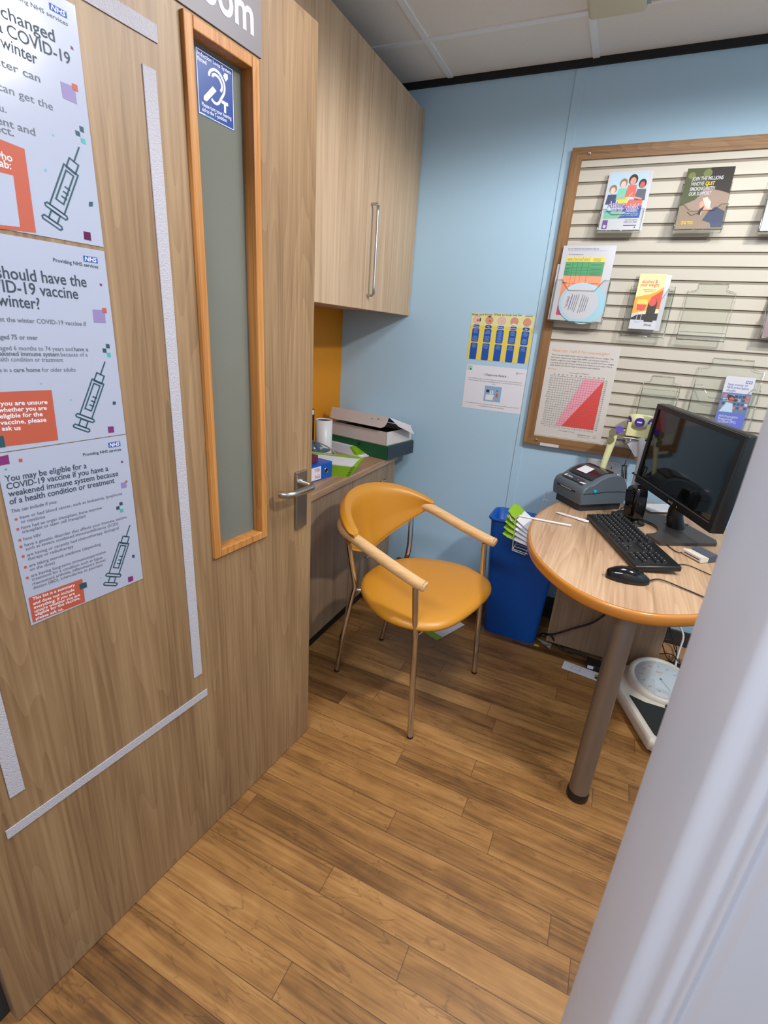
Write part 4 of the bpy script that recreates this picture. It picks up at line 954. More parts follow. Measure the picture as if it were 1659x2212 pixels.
# mouse
mt = thing('computer_mouse', 'black computer mouse at the front edge of the desk', 'mouse', (.145, 1.475, DZ))
mx_ = Vector((.99, .14, 0)).normalized(); my_ = Vector((-mx_.y, mx_.x, 0)); MF = Matrix(((mx_.x, my_.x, 0, .145), (mx_.y, my_.y, 0, 1.478), (0, 0, 1, DZ), (0, 0, 0, 1)))
m = MB(MF); rings = []
for i in range(-2, 15):
    t_ = min(1, max(0, i / 12)); x = -.057 + .114 * t_ + (-.0022 * min(1, -i) if i < 0 else .0015 if i > 12 else 0); wv = .031 * (math.sin(PI * min(1, max(0.03, t_ * .93 + .05))) ** .45); hv = .041 * math.sin(PI * (t_ * .70 + .19)) ** .9
    sh_ = {-1: .80, -2: .35, 13: .85, 14: .4}.get(i, 1); wv *= sh_; hv *= sh_
    rings.append([(x, wv * math.cos(a) * (1 if math.sin(a) < .2 else 1 - .12 * math.sin(a)), .002 + max(0, hv * max(0, math.sin(a)))) for a in [PI * k / 10 for k in range(11)]])
m.loft(rings, BLACKG, True, True, True); m.done('shell', mt)
MB(MF).cyl((.030, -.003, .0285), (.030, .003, .0285), .009, BLACK, n=16).done('wheel', mt)
p = [MF @ Vector((.055, 0, .008)), Vector((.235, 1.525, DZ + .006)), Vector((.30, 1.50, DZ + .004)), Vector((.36, 1.475, DZ + .004)), Vector((.42, 1.53, DZ + .004))]
MB().tube(p, .0022, BLACK, n=8, sub=6).done('cable', mt)

# monitor
mo = thing('monitor', 'black flat monitor standing on the desk, screen off and slightly crooked', 'monitor', (.31, 2.03, DZ))
mw, mh = .50, .33; mcx, yaw, tl_, rl = Vector((.275, 2.031, .983)), -1.098, .008, -.058
r0 = Vector((math.cos(yaw), math.sin(yaw), 0)); n0 = Vector((math.sin(yaw), -math.cos(yaw), 0)); u0 = UP * math.cos(tl_) - n0 * math.sin(tl_)
r2 = r0 * math.cos(rl) + u0 * math.sin(rl); u2 = u0 * math.cos(rl) - r0 * math.sin(rl)
MOF = frame(mcx, r2, u2)      # z towards the viewer
m = MB(MOF); m.box((0, 0, -.022), (mw, mh, .042), BLACK, bev=.004); m.done('case', mo)
sw, s0_, s1_ = .018, -mh / 2 + .032, mh / 2 - .020
SCR = mat('screen_glass', (12, 15, 16), .06, spec=.9)
MB(MOF).b2((-mw / 2 + sw, s0_, -.006), (mw / 2 - sw - .004, s1_, .0006), SCR).done('screen', mo)
m = MB(MOF)
for a in ((-mw / 2 + .002, -mh / 2 + .002, mw / 2 - .002, s0_), (-mw / 2 + .002, s1_, mw / 2 - .002, mh / 2 - .002), (-mw / 2 + .002, s0_, -mw / 2 + sw, s1_), (mw / 2 - sw - .004, s0_, mw / 2 - .002, s1_)):
    m.b2((a[0], a[1], -.002), (a[2], a[3], .006), BLACK)
m.rect(-mw / 2 + sw, s0_ - .0022, mw / 2 - sw, s0_, mat('bezel_edge_grey', (110, 110, 112), .4), .0064)
m.text('BenQ', (0.0, -mh / 2 + .011), .012, LEG, .0064); m.disc(.055, -mh / 2 + .012, .0028, mat('amber_lamp', (236, 180, 40), .4), .0064); m.text('Senseye', (-mw / 2 + .012, mh / 2 - .014), .008, INKG, .0064)
m.done('bezel', mo)
ax = Vector((.85, .53, 0)).normalized(); ay = Vector((-.53, .85, 0)).normalized()
bc = Vector((.251, 1.836, 0))
SF = Matrix(((ax.x, ay.x, 0, bc.x), (ax.y, ay.y, 0, bc.y), (0, 0, 1, DZ), (0, 0, 0, 1)))
arc = [(.098 * math.sin(PI * k / 12), .180 - .098 * math.cos(PI * k / 12)) for k in range(13)] + [(0, .31), (.05, .32), (.24, .27), (.24, .03), (.22, .0), (0, 0)]
m = MB(SF); m.prism([(x, y) for x, y in arc][::-1], .0, .012, mat('stand_charcoal', (62, 58, 56), .4)); m.done('stand_base', mo, bevel=.003)
pz = MOF @ Vector((0, -.02, -.045))
m = MB(); m.tube([SF @ Vector((.17, .15, .010)), SF @ Vector((.15, .15, .08)), MOF @ Vector((0, -.10, -.065)), pz], [.032, .026, .024, .024], BLACK, n=14, sub=3); m.done('neck', mo)

# hands-free scanner
st = thing('barcode_scanner', 'black glossy upright scanner on a small stand between keyboard and monitor', 'scanner', (.165, 2.035, DZ))
MB().lathe([(.036, 0), (.038, .004), (.034, .008), (.016, .012), (.012, .030)], BLACK, n=28, c=(.172, 2.035, DZ)).done('foot', st)
SCF = frame((.160, 2.035, DZ + .085), (.55, -.83, 0), (0, 0, 1)); SCF = SCF @ Matrix.Rotation(math.radians(6), 4, 'X')
m = MB(SCF)
rr = []
for (y, wv, d) in ((-.062, .026, .020), (-.056, .031, .026), (-.02, .034, .030), (.03, .034, .029), (.056, .032, .026), (.062, .027, .021)):
    rr.append([(wv * (abs(math.cos(a)) ** .5) * (1 if math.cos(a) > 0 else -1), y, d * (abs(math.sin(a)) ** .5) * (1 if math.sin(a) > 0 else -1)) for a in [2 * PI * k / 24 for k in range(24)]])
m.loft(rr, BLACKG, True); m.done('head', st)
m = MB(SCF); m.rrect(-.024, -.002, .024, .052, .008, mat('scanner_window', (28, 26, 26), .08), .0312); m.rrect(-.022, -.050, .022, -.012, .008, BLACK, .0312); m.done('window', st)
MB().tube([(.19, 2.03, DZ + .02), (.24, 2.06, DZ + .006), (.30, 2.07, DZ + .015), (.36, 2.1, DZ + .016)], .0022, BLACK, n=8, sub=5).done('cable', st)

# smart card reader
ct_ = thing('card_reader', 'grey and white card reader on the desk beside the keyboard', 'card reader', (.372, 1.805, DZ))
cx_ = Vector((.055, -.066, 0)).normalized(); cy_ = Vector((-cx_.y, cx_.x, 0))
CF = Matrix(((cx_.x, cy_.x, 0, .316), (cx_.y, cy_.y, 0, 1.800), (0, 0, 1, DZ), (0, 0, 0, 1)))
m = MB(CF); m.prism([(0, .002), (0, .022), (.05, .014), (.05, .002)], 0, .072, IVORY, T=Matrix(((0, 0, 1, 0), (1, 0, 0, 0), (0, 1, 0, 0), (0, 0, 0, 1)))); m.done('front_shell', ct_, bevel=.004)
m = MB(CF); m.prism([(.032, .001), (.034, .021), (.06, .027), (.085, .019), (.092, .004)], -.001, .073, mat('reader_grey', (72, 78, 90), .5), T=Matrix(((0, 0, 1, 0), (1, 0, 0, 0), (0, 1, 0, 0), (0, 0, 0, 1)))); m.done('back_shell', ct_, bevel=.005)
MB(CF).b2((.006, -.0008, .010), (.066, .004, .0125), BLACKM).done('card_slot', ct_)
MB().tube([(.325, 1.81, DZ + .006), (.30, 1.80, DZ + .004), (.27, 1.86, DZ + .003), (.245, 1.9, DZ + .003)], .0018, BLACK, n=8, sub=5).done('cable', ct_)

# pen
a, b = Vector((-.114, 1.966, DZ + .0055)), Vector((.012, 1.927, DZ + .0055)); d = (b - a)
pn = thing('pen', 'white ballpoint pen with red print on the desk', 'pen', a + d * .5 - UP * .005)
MB().tube([a, a + d * .03, a + d * .12, a + d * .5, a + d * .97, b], [.0012, .0024, .0046, .005, .005, .0035], WHITEP, n=14).done('barrel', pn)
MB().tube([b + UP * .001 + Vector((-.02, .012, 0)) * 0 - d * .02, b - d * .05 + Vector((-.004, -.009, 0)), b - d * .3 + Vector((-.003, -.0075, 0))], .0016, WHITEP, n=8, sub=4).done('clip', pn)
PNF = frame(a + UP * .0052, d, Vector((-d.y, d.x, 0))); m = MB(PNF)
for k in range(5): m.rect(.042 + .008 * k, -.002, .047 + .008 * k, .0018, CORAL, .0)
m.done('print', pn)

# white paper under the monitor
m = MB(frame((.235, 2.19, DZ + .0135), (.85, .53, 0), (-.53, .85, 0))); m.b2((0, 0, 0), (.15, .10, .002), PAPER); tag(m.done('paper_note'), 'white folded paper lying under the monitor', 'paper')
# loose desk cables
MB_ = MB().tube([(.11, 2.15, DZ + .004), (.14, 2.12, DZ + .02), (.17, 2.14, DZ + .004), (.19, 2.2, DZ + .004), (.25, 2.26, DZ + .012)], .002, BLACK, n=8, sub=5); tag(MB_.done('cable'), 'thin black cable between the printer and the scanner', 'cable')
MB_ = MB().tube([(.12, 2.17, DZ + .006), (.15, 2.20, DZ + .025), (.18, 2.22, DZ + .004), (.21, 2.15, DZ + .004)], .0025, BLACK, n=8, sub=5); tag(MB_.done('cable'), 'looped black cable just behind the printer', 'cable')
tag(MB().tube([(.27, 1.66, DZ + .003), (.32, 1.70, DZ + .003), (.38, 1.66, DZ + .003), (.45, 1.62, DZ + .003)], .0015, BLACK, n=8, sub=5).done('cable'), 'thin black cable across the desk past the card reader', 'cable')

# socket on the wall
so_ = thing('wall_socket', 'grey double wall socket under the slat board', 'socket', (.02, YB, .825)); SKT = mat('socket_grey', (176, 176, 184), .22)
m = MB(); m.box((.021, YB - .006, .826), (.146, .012, .088), SKT, bev=.004); m.done('plate', so_)
m = MB(wallF(YB - .012))
for ox in (-.015, .057): m.rect(ox - .002, .836, ox + .002, .844, BLACKM, .0004); m.rect(ox - .013, .818, ox - .006, .8215, BLACKM, .0004); m.rect(ox + .006, .818, ox + .013, .8215, BLACKM, .0004); m.stroke([(ox + .012, .848), (ox + .024, .848), (ox + .024, .862), (ox + .012, .862)], .0008, INKG, .0004, True)
m.done('socket_face', so_)

# jointed arm behind the printer
ar = thing('jointed_stand', 'white jointed stand with a chrome clamp behind the printer', 'stand', (.16, 2.32, DZ)); ARM = mat('arm_white', (206, 208, 214), .3)
a0 = ony(1352, 1064, 2.30); a1 = ony(1375, 1050, 2.30); a2 = ony(1388, 990, 2.31); a3 = ony(1386, 945, 2.32)
MB().lathe([(.04, 0), (.042, .006), (.03, .010)], ARM, n=24, c=(a1.x, 2.30, DZ)).done('base', ar)
MB().tube([(a1.x, 2.30, DZ + .008), (a1.x, 2.30, a1.z), a2, a3], [.020, .022, .020, .017], ARM, n=16, sub=4).done('column', ar)
MB().tube([ony(1338, 1058, 2.29), ony(1352, 1064, 2.295), (a1.x, 2.30, a1.z - .005)], .017, ARM, n=14, sub=3).done('elbow', ar)
for q in ((1377, 1024), (1379, 1036)):
    p = ony(q[0], q[1], 2.30); MB().lathe([(.0222, -.001), (.0228, 0), (.0222, .001)], BLACKM, n=20, c=(p.x, 2.303, p.z)).done('joint_ring', ar)
h0 = ony(1330, 936, 2.33); h1 = ony(1400, 951, 2.33)
m = MB(); m.box(((h0.x + h1.x) / 2, 2.335, (h0.z + h1.z) / 2 - .004), (h1.x - h0.x, .06, .007), CHROME, bev=.002); m.done('clamp_tray', ar)
m = MB(); m.prism([(h0.x + .035, h0.z - .012), (h1.x, h1.z - .010), (h1.x, h1.z - .06), (h1.x - .035, h1.z - .075)], -.02, .02, ARM, T=frame((0, 2.335, 0), (1, 0, 0), UP)); m.done('bracket', ar, bevel=.006)
m = MB().tube([ony(1341, 950, 2.32), ony(1350, 956, 2.31), ony(1362, 951, 2.31), ony(1368, 946, 2.32)], .0035, CHROME, n=8, sub=4); m.done('clamp_lever', ar)
c0, c1 = ony(1347.5, 1040, 2.27), ony(1348.5, 1006, 2.27)
t = thing('spring_clip', 'small chrome spring clip hanging from a black cord beside the arm', 'clip', c0)
MB().cyl(c0, c1, .0125, CHROME, n=20).cyl(c1, c1 + UP * .0012, .0105, BLACKM, n=20).done('barrel', t)
mm = MB()
for k in range(3):
    p = ony(1322 + 3 * k, 1024 + 4 * k, 2.26); mm.tube([c0 + UP * (.016 + .010 * k), (p + c0) / 2 + UP * .012, p], .0022, CHROME, n=8, sub=4)
mm.done('jaws', t)
MB().tube([c1, c1 + Vector((.004, .01, .03)), ony(1361, 980, 2.31), ony(1366, 965, 2.32)], .0018, BLACK, n=8, sub=5).done('cord', t)
# box, sticker roll and hanging strip
LBL = mat('label_backing', (222, 222, 168), .5); ROLLP = mat('sticker_purple', (72, 48, 156), .4)
b0_, b1_ = ony(1349, 945, 2.335), ony(1402, 915, 2.335)
tag(MB().b2((b0_.x, 2.305, h0.z), (b1_.x + .02, 2.375, b1_.z), LBL).done('sticker_box', bevel=.002), 'pale yellow carton on the chrome tray under the sticker roll', 'box')
rc = ony(1382, 911, 2.34); rz0, rz1 = ony(1382, 922, 2.34).z, ony(1382, 897, 2.34).z; RR = .046
rt = thing('sticker_roll', 'roll of purple round stickers on the pale yellow carton', 'sticker roll', (rc.x, 2.34, rz0))
MB().lathe([(.020, rz0), (RR, rz0), (RR, rz1), (.020, rz1), (.020, rz0)], LBL, n=40, c=(rc.x, 2.34, 0)).done('roll', rt)
for k in range(-1, 2):
    an = -PI / 2 + k * 1.12 - .05; fx = frame((rc.x + (RR + .0008) * math.cos(an), 2.34 + (RR + .0008) * math.sin(an), (rz0 + rz1) / 2), (-math.sin(an), math.cos(an), 0), UP)
    m = MB(fx); hr = (rz1 - rz0) * .40
    bend = lambda x, y, e: (x, y, -(x * x) / (2 * RR) + e)
    xs_ = [hr * math.sin(PI * (i / 12 - .5)) for i in range(13)]
    for xa, xb in zip(xs_, xs_[1:]):
        ya, yb_ = math.sqrt(max(0, hr * hr - xa * xa)), math.sqrt(max(0, hr * hr - xb * xb))
        m.add([bend(xa, -ya, .0004), bend(xb, -yb_, .0004), bend(xb, yb_, .0004), bend(xa, ya, .0004)], [(0, 1, 2, 3)], ROLLP)
        if abs(xa) < hr * .6 and abs(xb) < hr * .6: m.add([bend(xa, -.0028, .0008), bend(xb, -.0028, .0008), bend(xb, .0028, .0008), bend(xa, .0028, .0008)], [(0, 1, 2, 3)], PAPER)
    m.done('sticker', rt)
s_ = [ony(1345, 930, 2.31), ony(1333, 927, 2.30), ony(1326, 938, 2.29), ony(1318, 965, 2.285), ony(1305, 1000, 2.275), ony(1298, 1022, 2.27)]
Q = []; 
for i in range(len(s_) - 1):
    for k in range(4): Q.append(s_[i].lerp(s_[i + 1], k / 4))
Q.append(s_[-1]); wv = [.022 - .010 * i / (len(Q) - 1) for i in range(len(Q))]
lt = thing('label_strip', 'pale label strip with two round stickers hanging behind the printer', 'label strip', s_[-1])
m = MB(); m.loft([[q + Vector((-w_ * .9, -w_ * .2, -w_ * .15)), q + Vector((w_ * .9, w_ * .2, w_ * .15)), q + Vector((w_ * .9, w_ * .2 + .0006, w_ * .15)), q + Vector((-w_ * .9, -w_ * .2 + .0006, -w_ * .15))] for q, w_ in zip(Q, wv)], LBL, True, True); m.done('backing', lt)
for px, py, yy, rr_, mt_ in ((1338, 928, 2.296, .017, ROLLP), (1324, 934, 2.285, .016, mat('sticker_back', (120, 112, 84), .6)), (1319, 950, 2.284, .015, mat('sticker_back', (120, 112, 84), .6))):
    p = ony(px, py, yy - .004); m = MB(frame(p, (1, .2, 0), (.25, .1, .95) if mt_ != ROLLP else (.4, .5, .5))); m.prism([(rr_ * math.cos(2 * PI * i / 20), rr_ * math.sin(2 * PI * i / 20)) for i in range(20)], 0, .0005, mt_); m.done('sticker', lt)

# wire racks with paper bags
WIRE = mat('white_wire', (214, 214, 210), .35)
rk = thing('wire_rack', 'white wire rack hooked over the left desk edge, full of green leaflets', 'wire rack', (-.25, 1.93, .60))
e0, e1 = Vector((-.045, 1.842, DZ + .005)), Vector((-.235, 1.835, DZ + .004))
MB().tube([e0, e1], .0042, WIRE, n=12).done('hook_rod', rk)
R0 = [Vector((-.238, 1.835, DZ + .002)), Vector((-.248, 1.90, .55)), Vector((-.195, 1.90, .542))]
m = MB().tube([e1, Vector((-.247, 1.838, DZ - .006)), R0[1]], .0022, WIRE, n=8).tube([R0[1], R0[2], R0[2] + Vector((0, .1, 0)), R0[1] + Vector((0, .1, 0)), R0[1]], .002, WIRE, n=8)
for k in range(3): m.tube([R0[1] + Vector((0, .03 * (k + .5), 0)), R0[2] + Vector((.01, .03 * (k + .5), 0))], .0015, WIRE, n=6)
m.tube([R0[1] + Vector((0, .1, 0)), Vector((-.30, 2.0, .655)), Vector((-.29, 1.97, .667)), Vector((-.27, 1.93, .66)), e1], .0018, WIRE, n=8, sub=4)
m.done('basket', rk)
def bag(F, w_, h, th, label, group=None, fold=True, cross=False, greenh=.03):
    mb = MB(F); mb.b2((0, 0, 0), (w_, h, th), PAPER); mb.rect(0, h - greenh, w_, h, GREENP, th + .0003)
    if fold: mb.prism([(0, h - .001), (w_, h - .001), (w_ * .93, h + .022), (w_ * .08, h + .022)], 0, th, GREENP)
    if cross: mb.rect(w_ * .36, h - greenh - .022, w_ * .64, h - greenh - .015, BOXN, th + .0004); mb.rect(w_ * .46, h - greenh - .028, w_ * .54, h - greenh - .009, BOXN, th + .0005)
    return tag(mb.done('paper_bag'), label, 'paper bag', group)
for k in range(5):
    ang = .15 + .11 * k
    F = frame((-.195 - .004 * k, 1.915 + .014 * k, .575 + .012 * k), (.12, .98, .1), (-.9, .05 * k - .1, ang)); bag(F, .105, .09, .002, 'green and white paper bag poking out of the wire rack by the bin', 'paper bags in the wire rack', cross=(k == 2))
r2_ = thing('wire_rack', 'empty white wire rack behind the printer at the far desk edge', 'wire rack', (-.17, 2.25, .60))
MB().tube([(-.198, 2.25, .60), (-.190, 2.25, .722), (-.15, 2.25, .726), (-.10, 2.25, .722)], .002, WIRE, n=8).tube([(-.195, 2.25, .682), (-.11, 2.25, .676)], .002, WIRE, n=8).tube([(-.198, 2.25, .60), (-.10, 2.25, .60), (-.10, 2.25, .722)], .002, WIRE, n=8).done('wires', r2_)

# ================================================================== CHAIR
chc = Vector((-.568, 1.593, 0)); cfw = Vector((.974, -.226, 0)).normalized(); clf = Vector((-cfw.y, cfw.x, 0))
CHF = Matrix(((cfw.x, clf.x, 0, chc.x), (cfw.y, clf.y, 0, chc.y), (0, 0, 1, 0), (0, 0, 0, 1)))
ch = thing('armchair', 'mustard yellow padded chair with beech arms and chrome legs', 'chair', chc)
half = [(.284, 0), (.282, .07), (.272, .145), (.245, .205), (.195, .246), (.12, .268), (.05, .262), (-.03, .228), (-.10, .178), (-.145, .115), (-.165, .05), (-.17, 0)]
so_c = smooth(half, 3); full = so_c + [(x, -y) for x, y in so_c[-2:0:-1]]
m = MB(CHF); rings = []
for (sc_, z) in ((.0, .438), (.95, .438), (.99, .440), (1.0, .446), (1.0, .452), (.985, .461), (.93, .4685), (.75, .472), (.4, .471), (.0, .470)):
    cx0 = .06; dip = lambda x, y: -.006 * max(0, 1 - ((x - .06) ** 2 + y * y) / .06)
    rings.append([(cx0 + (x - cx0) * max(sc_, .002), y * max(sc_, .002), z + (.010 * max(0, (x - .1)) if False else 0)) for x, y in full])
m.loft(rings, YELLOW, True, True); m.done('seat', ch)
# backrest: wraps round from arm to arm, deep in the middle
m = MB(CHF)
def top_pt(s): a = s * 1.30; return Vector((-.268 + .190 * (1 - math.cos(a)) / (1 - math.cos(1.30)), .249 * math.sin(a) / math.sin(1.30), .784 - .082 * abs(s) ** 2.2))
def bot_pt(s):
    p = top_pt(s); z = .515 + .172 * abs(s) ** 1.45
    x = p.x + .065 * (1 - abs(s)) ** 1.0; return Vector((x, p.y * (.90 + .10 * abs(s)), z))
NS, NT = 56, 18; front, back = [], []
for i in range(NS + 1):
    s = -1 + 2 * i / NS; fr_, bk_ = [], []
    a = s * 1.30; nrm = Vector((math.cos(a), -math.sin(a), 0)) if False else Vector((math.cos(a * .95), -math.sin(a * .95), 0))
    for j in range(NT + 1):
        t_ = j / NT; p = top_pt(s).lerp(bot_pt(s), t_)
        th = (.058 - .034 * min(1, t_ * 1.6)) * (.86 + .14 * (1 - abs(s) ** 3)); e = min(1, t_ / .22) if t_ < .5 else min(1, (1 - t_) / .12)
        ed = math.sqrt(max(0, 1 - (1 - e) ** 2)); es = min(1, (1 - abs(s)) / .09); ed *= math.sqrt(max(0.0, 1 - (1 - es) ** 2)) * .55 + .45
        c_ = p; fr_.append(c_ + nrm * th * .5 * ed); bk_.append(c_ - nrm * th * .5 * ed)
    front.append(fr_); back.append(bk_)
rings = [f_ + b_[::-1] for f_, b_ in zip(front, back)]
m.loft(rings, YELLOW, True, True); m.done('backrest', ch)
for s in (-1, 1):
    A = [(.214, s * .246, .614), (.18, s * .246, .617), (.08, s * .243, .637), (-.02, s * .240, .661), (-.09, s * .236, .677), (-.15, s * .226, .682), (-.205, s * .188, .686), (-.25, s * .12, .690)]
    m = MB(CHF); m.tube(A, [.0185, .0195, .020, .020, .0195, .017, .013, .009], BEECH, n=16, sub=3); 
    m.cyl((.214, s * .246, .614), (.219, s * .246, .613), .0185, BEECH, r1=.013, n=16); m.done('armrest', ch)
    m = MB(CHF); m.tube([(.217, s * .240, .004), (.204, s * .2385, .22), (.195, s * .2375, .40), (.190, s * .2375, .44), (.176, s * .240, .60)], .0108, CHROME, n=16, sub=4); m.lathe([(.0112, 0), (.0118, .002), (.0115, .008)], BLACK, n=16, c=(.217, s * .240, 0)); m.done('leg', ch)
    m = MB(CHF); m.tube([(-.226, s * .153, .004), (-.190, s * .160, .22), (-.150, s * .167, .40), (-.138, s * .170, .45), (-.140, s * .185, .52), (-.158, s * .205, .67)], .0108, CHROME, n=16, sub=4); m.lathe([(.0112, 0), (.0118, .002), (.0115, .008)], BLACK, n=16, c=(-.226, s * .153, 0)); m.done('leg', ch)
m = MB(CHF)
for s in (-1, 1): m.tube([(.193, s * .235, .418), (.10, s * .12, .420), (-.10, s * .12, .420), (-.145, s * .160, .425)], .007, CHROME, n=10)
m.tube([(.193, -.235, .416), (.193, .235, .416)], .007, CHROME, n=10); m.done('under_frame', ch)

# ================================================================== BIN
bt = thing('waste_bin', 'tall blue plastic waste bin between the chair and the desk', 'bin', (-.22, 2.22, 0))
def rr_pts(x0, y0, x1, y1, rad, n=5):
    pts = []
    for cx, cy, a in ((x1 - rad, y1 - rad, 0), (x0 + rad, y1 - rad, 1), (x0 + rad, y0 + rad, 2), (x1 - rad, y0 + rad, 3)):
        pts += [(cx + rad * math.cos(PI / 2 * (a + k / n)), cy + rad * math.sin(PI / 2 * (a + k / n))) for k in range(n + 1)]
    return pts
b0 = (-.352, 2.122, -.105, 2.292); b1 = (-.392, 2.088, -.075, 2.252)
lv = lambda t_: [b0[i] + (b1[i] - b0[i]) * t_ for i in range(4)]
m = MB(); outer = [[(x, y, z) for x, y in rr_pts(*lv(z / .6), .03)] for z in (0, .004, .14, .1405, .1425, .143, .57, .600)]
for k in (4, 5):
    pass
inner = [[(x, y, z) for x, y in rr_pts(lv(z / .6)[0] + .004, lv(z / .6)[1] + .004, lv(z / .6)[2] - .004, lv(z / .6)[3] - .004, .027)] for z in (.600, .3, .01)]
m.loft(outer + inner, BLUEP, True, True); m.done('bin_body', bt)
m = MB(); P = rr_pts(b1[0] - .004, b1[1] - .004, b1[2] + .004, b1[3] + .004, .033); m.tube([(x, y, .598) for x, y in P + [P[0]]], .0075, BLUEP, n=10); m.done('rim', bt)

# ================================================================== FLOOR ITEMS
tt = thing('plastic_tray', 'white plastic tray on the floor against the wall behind the chair', 'tray', (-.66, 2.28, 0))
m = MB(); o1 = (-.84, 2.165, -.455, 2.385); o2 = (-.875, 2.14, -.42, 2.412)
L2 = lambda t_, d=0: (o1[0] + (o2[0] - o1[0]) * t_ + d, o1[1] + (o2[1] - o1[1]) * t_ + d, o1[2] + (o2[2] - o1[2]) * t_ - d, o1[3] + (o2[3] - o1[3]) * t_ - d)
m.loft([[(x, y, .13 * t_) for x, y in rr_pts(*L2(t_), .03)] for t_ in (0, .05, 1)] + [[(x, y, .13 * t_) for x, y in rr_pts(*L2(t_, .004), .028)] for t_ in (1, .1)], WHITEP, True, True); m.done('tray_body', tt)
p = rr_pts(*L2(1, -.004), .032); MB().tube([(x, y, .128) for x, y in p + [p[0]]], .006, WHITEP, n=8).done('rim', tt)
m = MB(frame((-.56, 2.4085, .108), (1, 0, 0), UP)); m.b2((0, 0, .0), (.115, .016, .0006), PAPER); m.rect(.006, .006, .030, .013, BLACKM, .001)
for k in range(9): m.rect(.040 + .007 * k, .006, .044 + .007 * k, .013, CORAL if k % 3 else INK, .001)
m.done('barcode_label', tt)
# bag on the floor
F = frame(onz(1004, 1350, .002), (onz(990, 1342, .002) - onz(1004, 1350, .002)), onz(950, 1385, .002) - onz(1004, 1350, .002))
mb = MB(F); lw_, lh_ = .045, (onz(950, 1385, .002) - onz(1004, 1350, .002)).length * 1.0
lh_ = .215; lw_ = .078
mb.b2((0, 0, 0), (lw_, lh_, .0015), PAPER); mb.rect(0, lh_ - .042, lw_, lh_, GREENP, .0018); mb.rect(lw_ * .62, lh_ - .056, lw_ * .90, lh_ - .049, BOXN, .0019); mb.rect(lw_ * .72, lh_ - .064, lw_ * .80, lh_ - .041, BOXN, .002)
tag(mb.done('paper_bag'), 'flat white and green paper bag on the floor under the chair', 'paper bag')
F = frame(onz(1213, 1443, .001), onz(1286, 1470, .001) - onz(1213, 1443, .001), onz(1224, 1423, .001) - onz(1213, 1443, .001))
mb = MB(F); mb.b2((0, 0, 0), (.21, .062, .001), PAPER); mb.stroke([(.04, .02), (.04, .05), (.072, .05), (.072, .012)], .001, INKG, .0013); mb.stroke([(.03, .02), (.075, .02)], .001, INKG, .0013)
mb.disc(.145, .036, .011, GREENP, .0013, ry=.009); mb.disc(.148, .018, .012, BOXN, .0013, ry=.009); mb.disc(.165, .027, .008, BOXN, .0014); mb.disc(.157, .027, .008, GREENP, .0015)
tag(mb.done('paper_slip'), 'white printed slip with a green flower mark on the floor by the desk leg', 'paper')
TORN = mat('torn_paper', (150, 146, 130), .7)
mb = MB(); q = [onz(1158, 1378, .004), onz(1172, 1392, .002), onz(1192, 1391, .012), onz(1188, 1402, .002), onz(1180, 1396, .022)]
mb.add([q[0], q[1], q[3], q[2], q[4]], [(0, 1, 4), (1, 3, 4), (3, 2, 4), (0, 1, 3)], TORN); mb.b2(onz(1154, 1392, 0), onz(1164, 1396, .003), mat('yellow_scrap', (206, 190, 70), .6))
tag(mb.done('paper_scrap'), 'crumpled paper scrap on the floor beside the blue bin', 'paper scrap')
# cables under the desk
kb = lambda pts, rad, lab, mt_=BLACK: tag(MB().tube(pts, rad, mt_, n=8, sub=6).done('cable'), lab, 'cable')
Yp = 2.115
kb([ony(1345, 1310, 2.05), ony(1318, 1320, Yp), ony(1280, 1345, Yp), ony(1240, 1357, Yp), ony(1195, 1370, Yp), ony(1172, 1368, 2.17), (-.09, 2.2, .006)], .0045, 'black power cable running down across the front of the desk panel')
kb([ony(1178, 1372, 2.14), ony(1190, 1372, Yp), onz(1202, 1392, .02), onz(1225, 1408, .006), onz(1255, 1414, .006), onz(1300, 1432, .006)], .0045, 'black cable lying on the floor along the desk panel')
m = MB(); m.b2((.135, 2.06, 0), (.30, 2.115, .028), BLACK); m.b2((.14, 2.0595, .006), (.165, 2.0605, .022), PAPER); tag(m.done('power_strip', bevel=.004), 'black power strip on the floor behind the desk leg', 'power strip')
kb([ony(1447, 1343, 2.3), ony(1440, 1362, 2.29), ony(1432, 1385, 2.27), ony(1420, 1405, 2.25), ony(1411, 1418, 2.25)], .0055, 'thick black cable hanging under the back of the desk')
kb([ony(1450, 1344, 2.3), ony(1447, 1360, 2.31), ony(1453, 1380, 2.30), ony(1457, 1400, 2.28), ony(1465, 1420, 2.25), ony(1472, 1440, 2.22)], .0022, 'thin black cable dangling next to the white cable')
kb([ony(1464, 1343, 2.33), ony(1472, 1360, 2.33), ony(1476, 1378, 2.31), ony(1466, 1410, 2.27), ony(1459, 1440, 2.20), ony(1463, 1458, 2.18), (.50, 2.2, .01)], .0045, 'white cable hanging behind the desk', WHITEP)
kb([ony(1424, 1378, 2.25), ony(1430, 1390, 2.25), ony(1436, 1410, 2.25), ony(1442, 1422, 2.24), ony(1455, 1432, 2.22), ony(1463, 1425, 2.23), ony(1448, 1413, 2.25), ony(1420, 1412, 2.26)], .0022, 'tangled thin black cable loop behind the scale')
kb([ony(1432, 1382, 2.26), ony(1450, 1384, 2.27), ony(1461, 1398, 2.27), ony(1459, 1425, 2.24), ony(1445, 1437, 2.2)], .0022, 'thin black cable arching behind the scale dial')
tag(MB().b2((.395, 2.30, 0), (.75, 2.41, .045), mat('kraft_card', (184, 136, 92), .7)).done('cardboard_box', bevel=.002), 'flat brown cardboard box by the skirting under the desk', 'box')
